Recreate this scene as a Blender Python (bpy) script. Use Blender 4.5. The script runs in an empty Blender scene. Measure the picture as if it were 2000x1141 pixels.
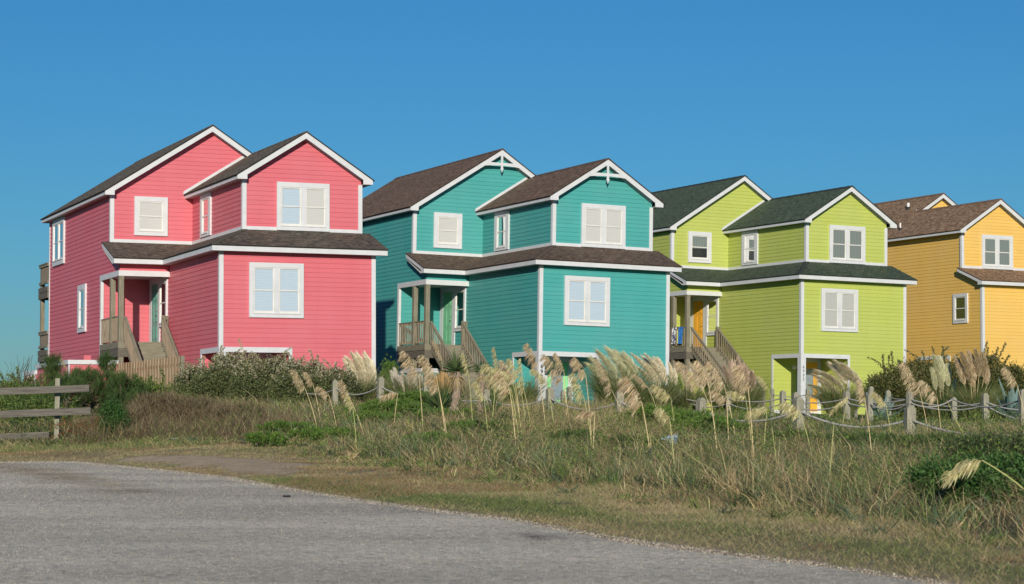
import bpy, math, random
import numpy as np
from mathutils import Vector, Matrix

random.seed(7)
rng = np.random.default_rng(11)
scene = bpy.context.scene

# ------------------------------------------------------------------ camera
F_PX, PIT, ROLL = 4064.0, 0.066, 0.008          # focal length in pixels of a 2000 px wide frame
CAMZ = 0.80                                     # lens height above the road
cp, sp = math.cos(PIT), math.sin(PIT)
cr, sr = math.cos(ROLL), math.sin(ROLL)
fwd = Vector((0, cp, sp)); up0 = Vector((0, -sp, cp)); rt0 = Vector((1, 0, 0))
right = rt0 * cr + up0 * sr
up = up0 * cr - rt0 * sr
cam_d = bpy.data.cameras.new('camera')
cam = bpy.data.objects.new('camera', cam_d)
scene.collection.objects.link(cam)
m = Matrix((right, up, -fwd)).transposed().to_4x4()
m.translation = (0, 0, CAMZ)
cam.matrix_world = m
cam_d.sensor_width = 36
cam_d.lens = 36 * F_PX / 2000
cam_d.clip_start = 0.1
cam_d.clip_end = 9000
cam_d.dof.use_dof = True
cam_d.dof.focus_distance = 66
cam_d.dof.aperture_fstop = 9
scene.camera = cam

# ------------------------------------------------------------------ sky, sun, exposure
SUN_EL, SUN_AZ = math.radians(15.4), math.radians(180.4)
world = bpy.data.worlds.new("World"); scene.world = world
world.use_nodes = True
wn = world.node_tree.nodes; wl = world.node_tree.links
bg = wn['Background']
sky = wn.new('ShaderNodeTexSky'); sky.sky_type = 'NISHITA'; sky.sun_disc = False
sky.sun_elevation = SUN_EL; sky.sun_rotation = SUN_AZ
sky.altitude = 0; sky.air_density = 1.3; sky.dust_density = 0.0; sky.ozone_density = 10
tint = wn.new('ShaderNodeMix'); tint.data_type = 'RGBA'; tint.blend_type = 'MULTIPLY'; tint.inputs[0].default_value = 1
tint.inputs[7].default_value = (.76, 1.0, .98, 1)          # very clear maritime air
wl.new(sky.outputs[0], tint.inputs[6]); wl.new(tint.outputs[2], bg.inputs[0]); bg.inputs[1].default_value = 0.090
sun_d = bpy.data.lights.new('sun', 'SUN'); sun_d.energy = 4.2; sun_d.angle = math.radians(0.55)
sun_d.color = (1.0, 0.91, 0.77)
sun = bpy.data.objects.new('sun', sun_d); scene.collection.objects.link(sun)
sdir = Vector((math.sin(SUN_AZ) * math.cos(SUN_EL), math.cos(SUN_AZ) * math.cos(SUN_EL), math.sin(SUN_EL)))
sun.rotation_euler = sdir.to_track_quat('Z', 'Y').to_euler()
sun.location = sdir * 60
scene.view_settings.view_transform = 'Standard'
scene.view_settings.look = 'None'
scene.view_settings.gamma = 1
scene.view_settings.exposure = 0.0
scene.cycles.max_bounces = 6
scene.cycles.transparent_max_bounces = 8

# ------------------------------------------------------------------ helpers
COL = scene.collection
def ray(px, py):
    q = (px - 1000) / F_PX, (py - 570.5) / F_PX
    x = cr * q[0] + sr * q[1]; y = -sr * q[0] + cr * q[1]
    return np.array([x, cp + y * sp, sp - y * cp])
def at(px, py, Y):
    d = ray(px, py); return np.array([0, 0, CAMZ]) + d * (Y / d[1])

def tag(o, label=None, cat=None, group=None, kind=None):
    if label: o['label'] = label
    if cat: o['category'] = cat
    if group: o['group'] = group
    if kind: o['kind'] = kind
    return o
def empty(name, loc=(0, 0, 0), mat=None):
    o = bpy.data.objects.new(name, None); COL.objects.link(o)
    o.empty_display_size = 0.2
    if mat is not None: o.matrix_world = mat
    else: o.location = loc
    return o

class MB:
    """collects polygons; build() links them as ONE mesh object"""
    def __init__(s, mirror=None): s.v = []; s.f = []; s.uv = []; s.mi = mirror
    def poly(s, pts, uv=None):
        n = len(s.v)
        if s.mi is not None: pts = [(s.mi - p[0], p[1], p[2]) for p in pts]
        s.v += [tuple(p) for p in pts]
        idx = list(range(n, n + len(pts)))
        uv = list(uv) if uv else [(0, 0)] * len(pts)
        if s.mi is not None: idx = idx[::-1]; uv = uv[::-1]
        s.f.append(idx); s.uv.append(uv)
    def hexa(s, c):       # 8 corners: bottom 0-3 ccw, top 4-7
        for q in ((3, 2, 1, 0), (4, 5, 6, 7), (0, 1, 5, 4), (1, 2, 6, 5), (2, 3, 7, 6), (3, 0, 4, 7)):
            P = [c[i] for i in q]
            a = Vector(P[1]) - Vector(P[0]); b = Vector(P[3]) - Vector(P[0])
            la, lb = a.length, b.length
            uv = [(0, 0), (la, 0), (la, lb), (0, lb)] if la > lb else [(0, 0), (0, la), (lb, la), (lb, 0)]
            off = (hash((round(c[0][0], 2), round(c[0][1], 2), round(c[0][2], 2))) % 97) * 0.37
            s.poly(P, [(u + off, v + off * .3) for u, v in uv])
    def box(s, x0, x1, y0, y1, z0, z1):
        s.hexa([(x0, y0, z0), (x1, y0, z0), (x1, y1, z0), (x0, y1, z0), (x0, y0, z1), (x1, y0, z1), (x1, y1, z1), (x0, y1, z1)])
    def beam(s, a, b, w, h, upv=(0, 0, 1)):   # box from a to b (centre line)
        a = Vector(a); b = Vector(b); d = (b - a).normalized(); u = Vector(upv)
        sd = d.cross(u).normalized() * (w / 2); u2 = sd.cross(d).normalized() * (h / 2)
        s.hexa([a - sd - u2, a + sd - u2, b + sd - u2, b - sd - u2, a - sd + u2, a + sd + u2, b + sd + u2, b - sd + u2])
    def prism(s, pts, off):    # polygon extruded by vector off
        off = Vector(off); P = [Vector(p) for p in pts]; Q = [p + off for p in P]
        s.poly(P[::-1]); s.poly(Q)
        for i in range(len(P)):
            j = (i + 1) % len(P); s.poly([P[i], P[j], Q[j], Q[i]])
    def tube(s, pts, rad, n=6, cap=True):
        P = [Vector(p) for p in pts]; rings = []
        if not hasattr(rad, '__len__'): rad = [rad] * len(P)
        prev = None
        for i, p in enumerate(P):
            d = (P[min(i + 1, len(P) - 1)] - P[max(i - 1, 0)]).normalized()
            if prev is None:
                prev = d.orthogonal().normalized()
            prev = (prev - d * prev.dot(d)).normalized(); b = d.cross(prev)
            rings.append([p + (prev * math.cos(2 * math.pi * k / n) + b * math.sin(2 * math.pi * k / n)) * rad[i] for k in range(n)])
        base = len(s.v)
        for r in rings:
            for q in r: s.v.append((s.mi - q[0], q[1], q[2]) if s.mi is not None else tuple(q))
        L = 0
        for i in range(len(rings) - 1):
            dl = (P[i + 1] - P[i]).length
            for k in range(n):
                k2 = (k + 1) % n
                s.f.append([base + i * n + k, base + i * n + k2, base + (i + 1) * n + k2, base + (i + 1) * n + k])
                s.uv.append([(L, k / n * .3), (L, (k + 1) / n * .3), (L + dl, (k + 1) / n * .3), (L + dl, k / n * .3)])
            L += dl
        if cap:
            s.f.append([base + k for k in range(n)][::-1]); s.uv.append([(0, 0)] * n)
            e = base + (len(rings) - 1) * n
            s.f.append([e + k for k in range(n)]); s.uv.append([(0, 0)] * n)
    # face-plane helpers: (u, z, n) on a wall plane
    def pt(s, face, c, u, z, n):
        if face == 'F': return (u, c - n, z)
        if face == 'L': return (c - n, u, z)
        if face == 'R': return (c + n, u, z)
        return (u, c + n, z)
    def pbox(s, face, c, u0, u1, z0, z1, n0, n1):
        a = s.pt(face, c, u0, z0, n0); b = s.pt(face, c, u1, z1, n1)
        s.box(min(a[0], b[0]), max(a[0], b[0]), min(a[1], b[1]), max(a[1], b[1]), min(a[2], b[2]), max(a[2], b[2]))
    def siding(s, face, c, poly, e=.155, t=.0155):
        zs = [p[1] for p in poly]; z0, z1 = min(zs), max(zs)
        k = math.floor(z0 / e - 1e-6)
        while k * e < z1 - 1e-6:
            zb = k * e; zt = zb + e
            q = clip(clip(poly, zb, True), zt, False)
            if len(q) >= 3 and max(p[1] for p in q) - min(p[1] for p in q) > 1e-4:
                N = lambda z: t * (1 - (z - zb) / e) + .002
                pts = [s.pt(face, c, u, z, N(z)) for u, z in q]
                uv = [(u + k * 3.713, z) for u, z in q]
                if face in ('L', 'B'): pts = pts[::-1]; uv = uv[::-1]
                s.poly(pts, uv)
                zb2 = min(p[1] for p in q); lo = [p[0] for p in q if abs(p[1] - zb2) < 1e-5]
                if len(lo) >= 2:
                    a, b = min(lo), max(lo)
                    s.poly([s.pt(face, c, a, zb2, 0), s.pt(face, c, b, zb2, 0), s.pt(face, c, b, zb2, N(zb2)), s.pt(face, c, a, zb2, N(zb2))], [(a, 0), (b, 0), (b, .01), (a, .01)])
            k += 1
    def build(s, name, mat, parent=None, bevel=0, smooth=False):
        me = bpy.data.meshes.new(name); me.from_pydata(s.v, [], s.f)
        ul = me.uv_layers.new(name='UVMap')
        flat = [c for f in s.uv for p in f for c in p]
        ul.data.foreach_set('uv', flat)
        me.materials.append(mat)
        if smooth: me.polygons.foreach_set('use_smooth', [True] * len(me.polygons))
        me.update()
        o = bpy.data.objects.new(name, me); COL.objects.link(o)
        if parent is not None: o.parent = parent
        if bevel:
            b = o.modifiers.new('bevel', 'BEVEL'); b.width = bevel; b.segments = 1; b.limit_method = 'ANGLE'
        return o

class PARTS:
    """every board becomes a part of its own"""
    def __init__(s, name, mat, parent, mi=None, bevel=.003): s.a = (name, mat, parent, mi, bevel)
    def _b(s, m): m.build(s.a[0], s.a[1], s.a[2], s.a[4])
    def box(s, *k): m = MB(s.a[3]); m.box(*k); s._b(m)
    def pbox(s, *k): m = MB(s.a[3]); m.pbox(*k); s._b(m)
    def prism(s, *k): m = MB(s.a[3]); m.prism(*k); s._b(m)
    def beam(s, *k): m = MB(s.a[3]); m.beam(*k); s._b(m)
def clip(poly, z, above):
    out = []; n = len(poly)
    for i in range(n):
        a, b = poly[i], poly[(i + 1) % n]
        ia = (a[1] >= z) if above else (a[1] <= z); ib = (b[1] >= z) if above else (b[1] <= z)
        if ia: out.append(a)
        if ia != ib:
            t = (z - a[1]) / (b[1] - a[1]); out.append((a[0] + t * (b[0] - a[0]), z))
    return out

def np_obj(name, V, quads, tris, col, mat, parent=None):
    """mesh from numpy arrays, one colour per vertex (leaf / blade colour)"""
    me = bpy.data.meshes.new(name)
    nq, nt = len(quads), len(tris)
    me.vertices.add(len(V)); me.vertices.foreach_set('co', np.asarray(V, np.float32).ravel())
    me.loops.add(nq * 4 + nt * 3)
    li = np.concatenate([np.asarray(quads, np.int32).ravel(), np.asarray(tris, np.int32).ravel()])
    me.loops.foreach_set('vertex_index', li)
    me.polygons.add(nq + nt)
    st = np.concatenate([np.arange(nq) * 4, nq * 4 + np.arange(nt) * 3]).astype(np.int32)
    me.polygons.foreach_set('loop_start', st)
    ca = me.color_attributes.new('Col', 'FLOAT_COLOR', 'POINT')
    c4 = np.ones((len(V), 4), np.float32); c4[:, :3] = col
    ca.data.foreach_set('color', c4.ravel())
    me.materials.append(mat); me.update(calc_edges=True)
    o = bpy.data.objects.new(name, me); COL.objects.link(o)
    if parent is not None: o.parent = parent
    return o

class VEG:
    """collects blades and leaves as numpy arrays"""
    def __init__(s): s.V = []; s.Q = []; s.T = []; s.C = []; s.n = 0
    def add(s, V, Q, T, C):
        if len(V) == 0: return
        s.V.append(V); s.C.append(C)
        if len(Q): s.Q.append(Q + s.n)
        if len(T): s.T.append(T + s.n)
        s.n += len(V)
    def blades(s, P, D, H, W, droop, C, wdir=None):
        """P base, D direction (unit), H length, W width, droop vector (added * H * s^2)"""
        n = len(P)
        if n == 0: return
        H = np.broadcast_to(np.asarray(H, float), (n,))[:, None]; W = np.broadcast_to(np.asarray(W, float), (n,))[:, None]
        C = np.broadcast_to(np.asarray(C, float), (n, 3))
        if wdir is None:
            a = rng.uniform(0, 2 * np.pi, n); wdir = np.stack([np.cos(a), np.sin(a) * .6, np.zeros(n)], 1)
        w = wdir * W * .5
        p1 = P + D * H * .5 + droop * H * .25; p2 = P + D * H + droop * H
        V = np.stack([P - w, P + w, p1 - w * .8, p1 + w * .8, p2], 1).reshape(-1, 3)
        b = (np.arange(n) * 5)[:, None]
        s.add(V, b + np.array([[0, 1, 3, 2]]), b + np.array([[2, 3, 4]]), np.repeat(C, 5, 0))
    def spikes(s, P, D, H, W, C):
        n = len(P)
        if n == 0: return
        a = rng.uniform(0, 2 * np.pi, n); w = np.stack([np.cos(a), np.sin(a) * .5, np.zeros(n)], 1) * (np.broadcast_to(W, (n,))[:, None] * .5)
        V = np.stack([P - w, P + w, P + D * np.broadcast_to(H, (n,))[:, None]], 1).reshape(-1, 3)
        b = (np.arange(n) * 3)[:, None]
        s.add(V, np.zeros((0, 4), int), b + np.array([[0, 1, 2]]), np.repeat(np.broadcast_to(C, (n, 3)), 3, 0))
    def leaves(s, P, D, L, W, C, fold=.25):
        """diamond leaves, P base, D axis"""
        n = len(P)
        if n == 0: return
        r = rng.normal(size=(n, 3)); sd = np.cross(D, r); sd /= np.linalg.norm(sd, axis=1)[:, None] + 1e-9
        nn = np.cross(sd, D)
        L = np.broadcast_to(np.asarray(L, float), (n,))[:, None]; W = np.broadcast_to(np.asarray(W, float), (n,))[:, None]
        mid = P + D * L * .5
        V = np.stack([P, mid + sd * W * .5 + nn * W * fold, P + D * L, mid - sd * W * .5 + nn * W * fold], 1).reshape(-1, 3)
        b = (np.arange(n) * 4)[:, None]
        s.add(V, np.zeros((0, 4), int), np.concatenate([b + np.array([[0, 1, 2]]), b + np.array([[0, 2, 3]])]), np.repeat(np.broadcast_to(C, (n, 3)), 4, 0))
    def build(s, name, mat, parent=None, origin=None):
        V = np.concatenate(s.V); C = np.concatenate(s.C)
        Q = np.concatenate(s.Q) if s.Q else np.zeros((0, 4), int); T = np.concatenate(s.T) if s.T else np.zeros((0, 3), int)
        if origin is not None: V = V - np.asarray(origin)
        o = np_obj(name, V, Q, T, C, mat, parent)
        if origin is not None and parent is None: o.location = origin
        return o

def vnoise(x, y, seed=0):
    """smooth value noise 0..1 at unit lattice"""
    r = np.random.default_rng(seed).random((64, 64))
    xi = np.floor(x).astype(int); yi = np.floor(y).astype(int); fx = x - xi; fy = y - yi
    fx = fx * fx * (3 - 2 * fx); fy = fy * fy * (3 - 2 * fy)
    g = lambda a, b: r[a % 64, b % 64]
    return (g(xi, yi) * (1 - fx) + g(xi + 1, yi) * fx) * (1 - fy) + (g(xi, yi + 1) * (1 - fx) + g(xi + 1, yi + 1) * fx) * fy
def fnoise(x, y, seed=0): return (vnoise(x, y, seed) + .5 * vnoise(x * 2.1, y * 2.1, seed + 1) + .25 * vnoise(x * 4.3, y * 4.3, seed + 2)) / 1.75

# ------------------------------------------------------------------ materials
def srgb(r, g, b):
    f = lambda c: (c / 255 / 12.92) if c / 255 <= .04045 else ((c / 255 + .055) / 1.055) ** 2.4
    return (f(r), f(g), f(b))
def new_mat(name):
    m = bpy.data.materials.new(name); m.use_nodes = True
    return m, m.node_tree.nodes, m.node_tree.links, m.node_tree.nodes['Principled BSDF']
def mixc(n, l, fac, a, b, mode='MIX'):
    x = n.new('ShaderNodeMix'); x.data_type = 'RGBA'; x.blend_type = mode
    for sock, v in ((x.inputs[0], fac), (x.inputs[6], a), (x.inputs[7], b)):
        if hasattr(v, 'links') or isinstance(v, bpy.types.NodeSocket): l.new(v, sock)
        else: sock.default_value = v if not isinstance(v, tuple) else (*v[:3], 1)
    return x.outputs[2]
def ramp(n, l, src, stops):
    r = n.new('ShaderNodeValToRGB'); l.new(src, r.inputs[0])
    e = r.color_ramp.elements
    e[0].position, e[0].color = stops[0][0], (*stops[0][1], 1); e[1].position, e[1].color = stops[-1][0], (*stops[-1][1], 1)
    for p, c in stops[1:-1]:
        q = e.new(p); q.color = (*c, 1)
    return r.outputs[0]
def noise(n, l, vec, scale, detail=4, rough=.6):
    t = n.new('ShaderNodeTexNoise'); t.inputs['Scale'].default_value = scale; t.inputs['Detail'].default_value = detail; t.inputs['Roughness'].default_value = rough
    if vec is not None: l.new(vec, t.inputs['Vector'])
    return t.outputs[0]
def mapping(n, l, src, scale):
    mp = n.new('ShaderNodeMapping'); mp.inputs['Scale'].default_value = scale; l.new(src, mp.inputs['Vector']); return mp.outputs[0]
def bump(n, l, h, strength, dist, b):
    bp = n.new('ShaderNodeBump'); bp.inputs['Strength'].default_value = strength; bp.inputs['Distance'].default_value = dist
    l.new(h, bp.inputs['Height']); l.new(bp.outputs[0], b.inputs['Normal'])

def siding_mat(name, c):
    m, n, l, b = new_mat(name)
    uv = n.new('ShaderNodeUVMap').outputs[0]
    tc = n.new('ShaderNodeTexCoord').outputs['Object']
    big = noise(n, l, tc, .6, 3)
    fine = noise(n, l, mapping(n, l, uv, (3, 60, 1)), 1, 5)
    # each board run is a slightly different batch of the paint, with butt joints
    br = n.new('ShaderNodeTexBrick'); l.new(uv, br.inputs['Vector'])
    br.inputs['Scale'].default_value = 1; br.inputs['Brick Width'].default_value = 3.66; br.inputs['Row Height'].default_value = .155
    br.inputs['Mortar Size'].default_value = .0025; br.inputs['Mortar Smooth'].default_value = 0; br.offset = .37; br.squash = 1
    br.inputs['Color1'].default_value = (*[x * .97 for x in c], 1); br.inputs['Color2'].default_value = (*[min(1, x * 1.03 + .004) for x in c], 1)
    br.inputs['Mortar'].default_value = (*[x * .75 for x in c], 1)
    grey = sum(c) / 3
    faded = tuple(min(1, x * .9 + grey * .1 + .015) for x in c)
    f1 = ramp(n, l, big, [(.38, (0, 0, 0)), (.7, (.55, .55, .55))])
    c1 = mixc(n, l, f1, br.outputs[0], faded)
    f2 = ramp(n, l, fine, [(.35, (.97, .97, .97)), (.65, (1.02, 1.02, 1.02))])
    c2 = mixc(n, l, 1.0, c1, f2, 'MULTIPLY')
    run = noise(n, l, mapping(n, l, tc, (1.6, 1.6, .22)), 1, 4, .6)        # faint run-off streaks down the walls
    c2 = mixc(n, l, 1.0, c2, ramp(n, l, run, [(.30, (.96, .96, .96)), (.5, (1, 1, 1)), (.75, (1.015, 1.015, 1.015))]), 'MULTIPLY')
    l.new(c2, b.inputs['Base Color'])
    b.inputs['Roughness'].default_value = .55; b.inputs['Specular IOR Level'].default_value = .3
    bump(n, l, fine, .25, .004, b)
    return m
def paint_mat(name, c, rough=.5, dirt=.2):
    m, n, l, b = new_mat(name)
    tc = n.new('ShaderNodeTexCoord').outputs['Object']
    nz = noise(n, l, tc, 3.0, 5, .65)
    f = ramp(n, l, nz, [(.4, (0, 0, 0)), (.75, (dirt * 2, dirt * 2, dirt * 2))])
    l.new(mixc(n, l, f, c, tuple(x * .72 for x in c)), b.inputs['Base Color'])
    b.inputs['Roughness'].default_value = rough; b.inputs['Specular IOR Level'].default_value = .35
    bump(n, l, noise(n, l, tc, 40, 3), .15, .002, b)
    return m
def shingle_mat(name, cols):
    m, n, l, b = new_mat(name)
    uv = n.new('ShaderNodeUVMap').outputs[0]
    def brick(w, h, off, c1, c2):
        br = n.new('ShaderNodeTexBrick'); l.new(uv, br.inputs['Vector']); br.inputs['Scale'].default_value = 1
        br.inputs['Brick Width'].default_value = w; br.inputs['Row Height'].default_value = h; br.inputs['Mortar Size'].default_value = .006
        br.inputs['Mortar Smooth'].default_value = .3; br.offset = off; br.inputs['Bias'].default_value = 0
        br.inputs['Color1'].default_value = (*c1, 1); br.inputs['Color2'].default_value = (*c2, 1); br.inputs['Mortar'].default_value = (*[x * .35 for x in cols[0]], 1)
        return br
    b1 = brick(.21, .14, .43, cols[0], cols[1]); b2 = brick(.33, .14, .31, cols[2], cols[1])
    nz = noise(n, l, uv, 5.0, 3); f = ramp(n, l, nz, [(.45, (0, 0, 0)), (.55, (1, 1, 1))])
    c = mixc(n, l, f, b1.outputs[0], b2.outputs[0])
    g = noise(n, l, uv, 130, 2); c = mixc(n, l, 1.0, c, ramp(n, l, g, [(.3, (.6, .6, .6)), (.7, (1.4, 1.4, 1.4))]), 'MULTIPLY')
    st_ = noise(n, l, mapping(n, l, uv, (3.2, 9, 1)), 1, 3, .8); c = mixc(n, l, 1.0, c, ramp(n, l, st_, [(.36, (.62, .61, .60)), (.62, (1.35, 1.35, 1.35))]), 'MULTIPLY')
    big = noise(n, l, uv, .5, 3); c = mixc(n, l, 1.0, c, ramp(n, l, big, [(.3, (.88, .88, .88)), (.7, (1.12, 1.12, 1.12))]), 'MULTIPLY')
    l.new(c, b.inputs['Base Color']); b.inputs['Roughness'].default_value = .9; b.inputs['Specular IOR Level'].default_value = .2
    # course steps: a saw-tooth height along the slope
    sx = n.new('ShaderNodeSeparateXYZ'); l.new(uv, sx.inputs[0])
    md = n.new('ShaderNodeMath'); md.operation = 'MODULO'; l.new(sx.outputs[1], md.inputs[0]); md.inputs[1].default_value = .14
    mu = n.new('ShaderNodeMath'); mu.operation = 'MULTIPLY'; l.new(md.outputs[0], mu.inputs[0]); mu.inputs[1].default_value = -7
    ad = n.new('ShaderNodeMath'); ad.operation = 'ADD'; l.new(mu.outputs[0], ad.inputs[0])
    ft = n.new('ShaderNodeMath'); ft.operation = 'MULTIPLY'; l.new(b1.outputs[1], ft.inputs[0]); ft.inputs[1].default_value = -.7
    l.new(ft.outputs[0], ad.inputs[1])
    ad2 = n.new('ShaderNodeMath'); ad2.operation = 'ADD'; l.new(ad.outputs[0], ad2.inputs[0]); l.new(nz, ad2.inputs[1])
    bump(n, l, ad2.outputs[0], 1.0, .03, b)
    return m
def wood_mat(name, c1, c2, grain=1.0, green=None):
    m, n, l, b = new_mat(name)
    uv = n.new('ShaderNodeUVMap').outputs[0]
    g = noise(n, l, mapping(n, l, uv, (2.2, 38, 1)), 1, 6, .65)
    k = noise(n, l, mapping(n, l, uv, (1.3, 5, 1)), 1.6, 3)
    c = mixc(n, l, ramp(n, l, g, [(.32, (0, 0, 0)), (.68, (1, 1, 1))]), c1, c2)
    c = mixc(n, l, ramp(n, l, k, [(.55, (0, 0, 0)), (.8, (.5, .5, .5))]), c, tuple(x * .5 for x in c1))
    knot = n.new('ShaderNodeTexVoronoi'); knot.inputs['Scale'].default_value = 1; l.new(mapping(n, l, uv, (1.7, 6.5, 1)), knot.inputs['Vector'])
    kf = ramp(n, l, knot.outputs[0], [(.05, (.75, .75, .75)), (.13, (0, 0, 0))])
    c = mixc(n, l, kf, c, tuple(x * .3 for x in c1))
    if green: c = mixc(n, l, ramp(n, l, noise(n, l, uv, 2.5, 3), [(.42, (0, 0, 0)), (.65, (.55, .55, .55))]), c, green)
    l.new(c, b.inputs['Base Color']); b.inputs['Roughness'].default_value = .8; b.inputs['Specular IOR Level'].default_value = .2
    bump(n, l, g, .6, .006 * grain, b)
    return m
def veg_mat(name, transl=.3, rough=.6):
    m, n, l, b = new_mat(name)
    a = n.new('ShaderNodeAttribute'); a.attribute_name = 'Col'
    l.new(a.outputs['Color'], b.inputs['Base Color']); b.inputs['Roughness'].default_value = rough; b.inputs['Specular IOR Level'].default_value = .25
    t = n.new('ShaderNodeBsdfTranslucent'); l.new(a.outputs['Color'], t.inputs[0])
    mx = n.new('ShaderNodeMixShader'); mx.inputs[0].default_value = transl
    l.new(b.outputs[0], mx.inputs[1]); l.new(t.outputs[0], mx.inputs[2]); l.new(mx.outputs[0], n['Material Output'].inputs[0])
    return m
def plain(name, c, rough=.6, spec=.3, metal=0):
    m, n, l, b = new_mat(name)
    tc = n.new('ShaderNodeTexCoord').outputs['Object']
    nz = noise(n, l, tc, 12, 4)
    l.new(mixc(n, l, ramp(n, l, nz, [(.35, (0, 0, 0)), (.7, (1, 1, 1))]), tuple(x * .85 for x in c), tuple(min(1, x * 1.08) for x in c)), b.inputs['Base Color'])
    b.inputs['Roughness'].default_value = rough; b.inputs['Specular IOR Level'].default_value = spec; b.inputs['Metallic'].default_value = metal
    return m
def glass_mat():
    m, n, l, b = new_mat('window_glass')
    n.remove(b)
    tr = n.new('ShaderNodeBsdfTransparent'); tr.inputs[0].default_value = (.93, .94, .95, 1)
    gl = n.new('ShaderNodeBsdfGlossy'); gl.inputs['Roughness'].default_value = .02
    fr = n.new('ShaderNodeFresnel'); fr.inputs[0].default_value = 1.4
    tc = n.new('ShaderNodeTexCoord').outputs['Object']
    bp = n.new('ShaderNodeBump'); bp.inputs['Strength'].default_value = .12; bp.inputs['Distance'].default_value = .02
    l.new(noise(n, l, tc, 1.7, 1), bp.inputs['Height']); l.new(bp.outputs[0], gl.inputs['Normal'])
    mx = n.new('ShaderNodeMixShader'); l.new(fr.outputs[0], mx.inputs[0]); l.new(tr.outputs[0], mx.inputs[1]); l.new(gl.outputs[0], mx.inputs[2])
    l.new(mx.outputs[0], n['Material Output'].inputs[0])
    return m
def blind_mat(name, c, curtain=False):
    m, n, l, b = new_mat(name)
    tc = n.new('ShaderNodeTexCoord').outputs['Object']
    w = n.new('ShaderNodeTexWave'); w.bands_direction = 'X' if curtain else 'Z'; w.inputs['Scale'].default_value = 2.2 if curtain else 6.0
    w.inputs['Distortion'].default_value = 1.2 if curtain else .2
    l.new(tc, w.inputs['Vector'])
    l.new(mixc(n, l, ramp(n, l, w.outputs[0], [(.1, (0, 0, 0)), (.9, (.6, .6, .6))]), c, tuple(x * .8 for x in c)), b.inputs['Base Color'])
    b.inputs['Roughness'].default_value = .8
    return m

M = {}
M['white'] = paint_mat('white_trim_paint', (.66, .68, .70))
M['sash'] = paint_mat('cream_sash_paint', (.74, .73, .68), .4)
M['glass'] = glass_mat()
M['blind_pale'] = blind_mat('pale_blue_blind', (.50, .60, .69))
M['blind_cream'] = blind_mat('cream_blind', (.60, .60, .59))
M['blind_grey'] = blind_mat('grey_blind', (.22, .26, .25), True)
M['blind_mid'] = blind_mat('warm_grey_blind', (.50, .51, .49))
M['dark'] = plain('dark_interior', (.03, .035, .035))
M['deck'] = wood_mat('weathered_deck_wood', (.16, .145, .11), (.33, .30, .23), 1, (.17, .18, .11))
M['deck_dark'] = wood_mat('dark_weathered_wood', (.10, .09, .075), (.20, .18, .145))
M['rail_wood'] = wood_mat('brown_weathered_rail', (.20, .16, .11), (.38, .32, .24))
M['cedar'] = wood_mat('cedar_picket', (.34, .22, .12), (.56, .41, .26))
M['post'] = wood_mat('grey_post_wood', (.20, .19, .145), (.40, .38, .30), 1.5, (.22, .23, .15))
M['board'] = wood_mat('silver_grey_board', (.085, .078, .068), (.19, .175, .15), 2)
M['soffit'] = paint_mat('soffit_paint', (.62, .62, .60))
M['metal'] = plain('brushed_metal', (.5, .5, .48), .3, .5, 1)
M['black'] = plain('black_lettering', (.015, .015, .02), .4)
M['grey_num'] = plain('grey_lettering', (.12, .14, .15), .4)
M['bark'] = plain('shrub_bark', (.10, .08, .055), .9)
M['rope'] = plain('twisted_rope_fibre', (.50, .48, .45), .9)
M['veg'] = veg_mat('leaf_and_blade', .3)
M['plume'] = veg_mat('dry_plume', .15, .8)
M['pvc'] = plain('white_pipe', (.75, .75, .73), .4)

# ------------------------------------------------------------------ terrain
SLOPE = .0079
def plane_z(X, Y): return SLOPE * np.clip(Y, -40, 60)
def on_road(px, py):
    d = ray(px, py); t = (-CAMZ) / (d[2] - SLOPE * d[1]); return np.array([0, 0, CAMZ]) + d * t
edge_px = [(-700, 893), (-300, 898), (0, 903), (150, 902), (300, 917), (450, 933), (600, 961), (725, 980), (850, 997), (1000, 1015), (1182, 1048), (1314, 1067), (1446, 1084), (1605, 1104), (1711, 1120), (1843, 1140), (2100, 1185), (2600, 1290)]
edge_w = [on_road(*p)[:2] for p in edge_px]
edge_w = [(-200, 45.0), (-60, 41.0)] + [tuple(e) for e in edge_w] + [(6, -3), (14, -30)]
EX = np.array([e[0] for e in edge_w]); EY = np.array([e[1] for e in edge_w])
o_ = np.argsort(EX); EX, EY = EX[o_], EY[o_]
def road_edge(X): return np.interp(X, EX, EY)

ctrl = [(0, 886, 38), (0, 858, 41), (110, 852, 41), (0, 836, 47), (300, 872, 34.5), (300, 850, 39), (300, 838, 45), (450, 885, 31), (500, 862, 36),
        (600, 905, 29), (600, 870, 35), (600, 838, 44), (585, 792, 58), (655, 803, 55), (742, 807, 52), (833, 808, 50), (949, 814, 47), (1073, 818, 44), (1211, 826, 41),
        (1369, 840, 38), (1560, 862, 35), (1777, 870, 32.5), (2000, 880, 30), (800, 928, 24), (1000, 950, 20.5), (1200, 970, 18), (1400, 990, 16.5), (1600, 1008, 15), (1800, 1028, 13.7), (1980, 1045, 12.7),
        (800, 875, 33), (1000, 885, 30), (1200, 900, 27), (1400, 920, 24), (1600, 938, 22), (1800, 955, 20), (1980, 968, 18.5),
        (1329, 811, 62), (1422, 813, 59), (1529, 816, 56), (1654, 820, 53), (1777, 826, 50), (1925, 836, 47), (100, 800, 56), (350, 790, 60), (450, 785, 60), (-300, 835, 48), (-300, 790, 70)]
cw = [tuple(at(*c)) for c in ctrl]
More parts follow.
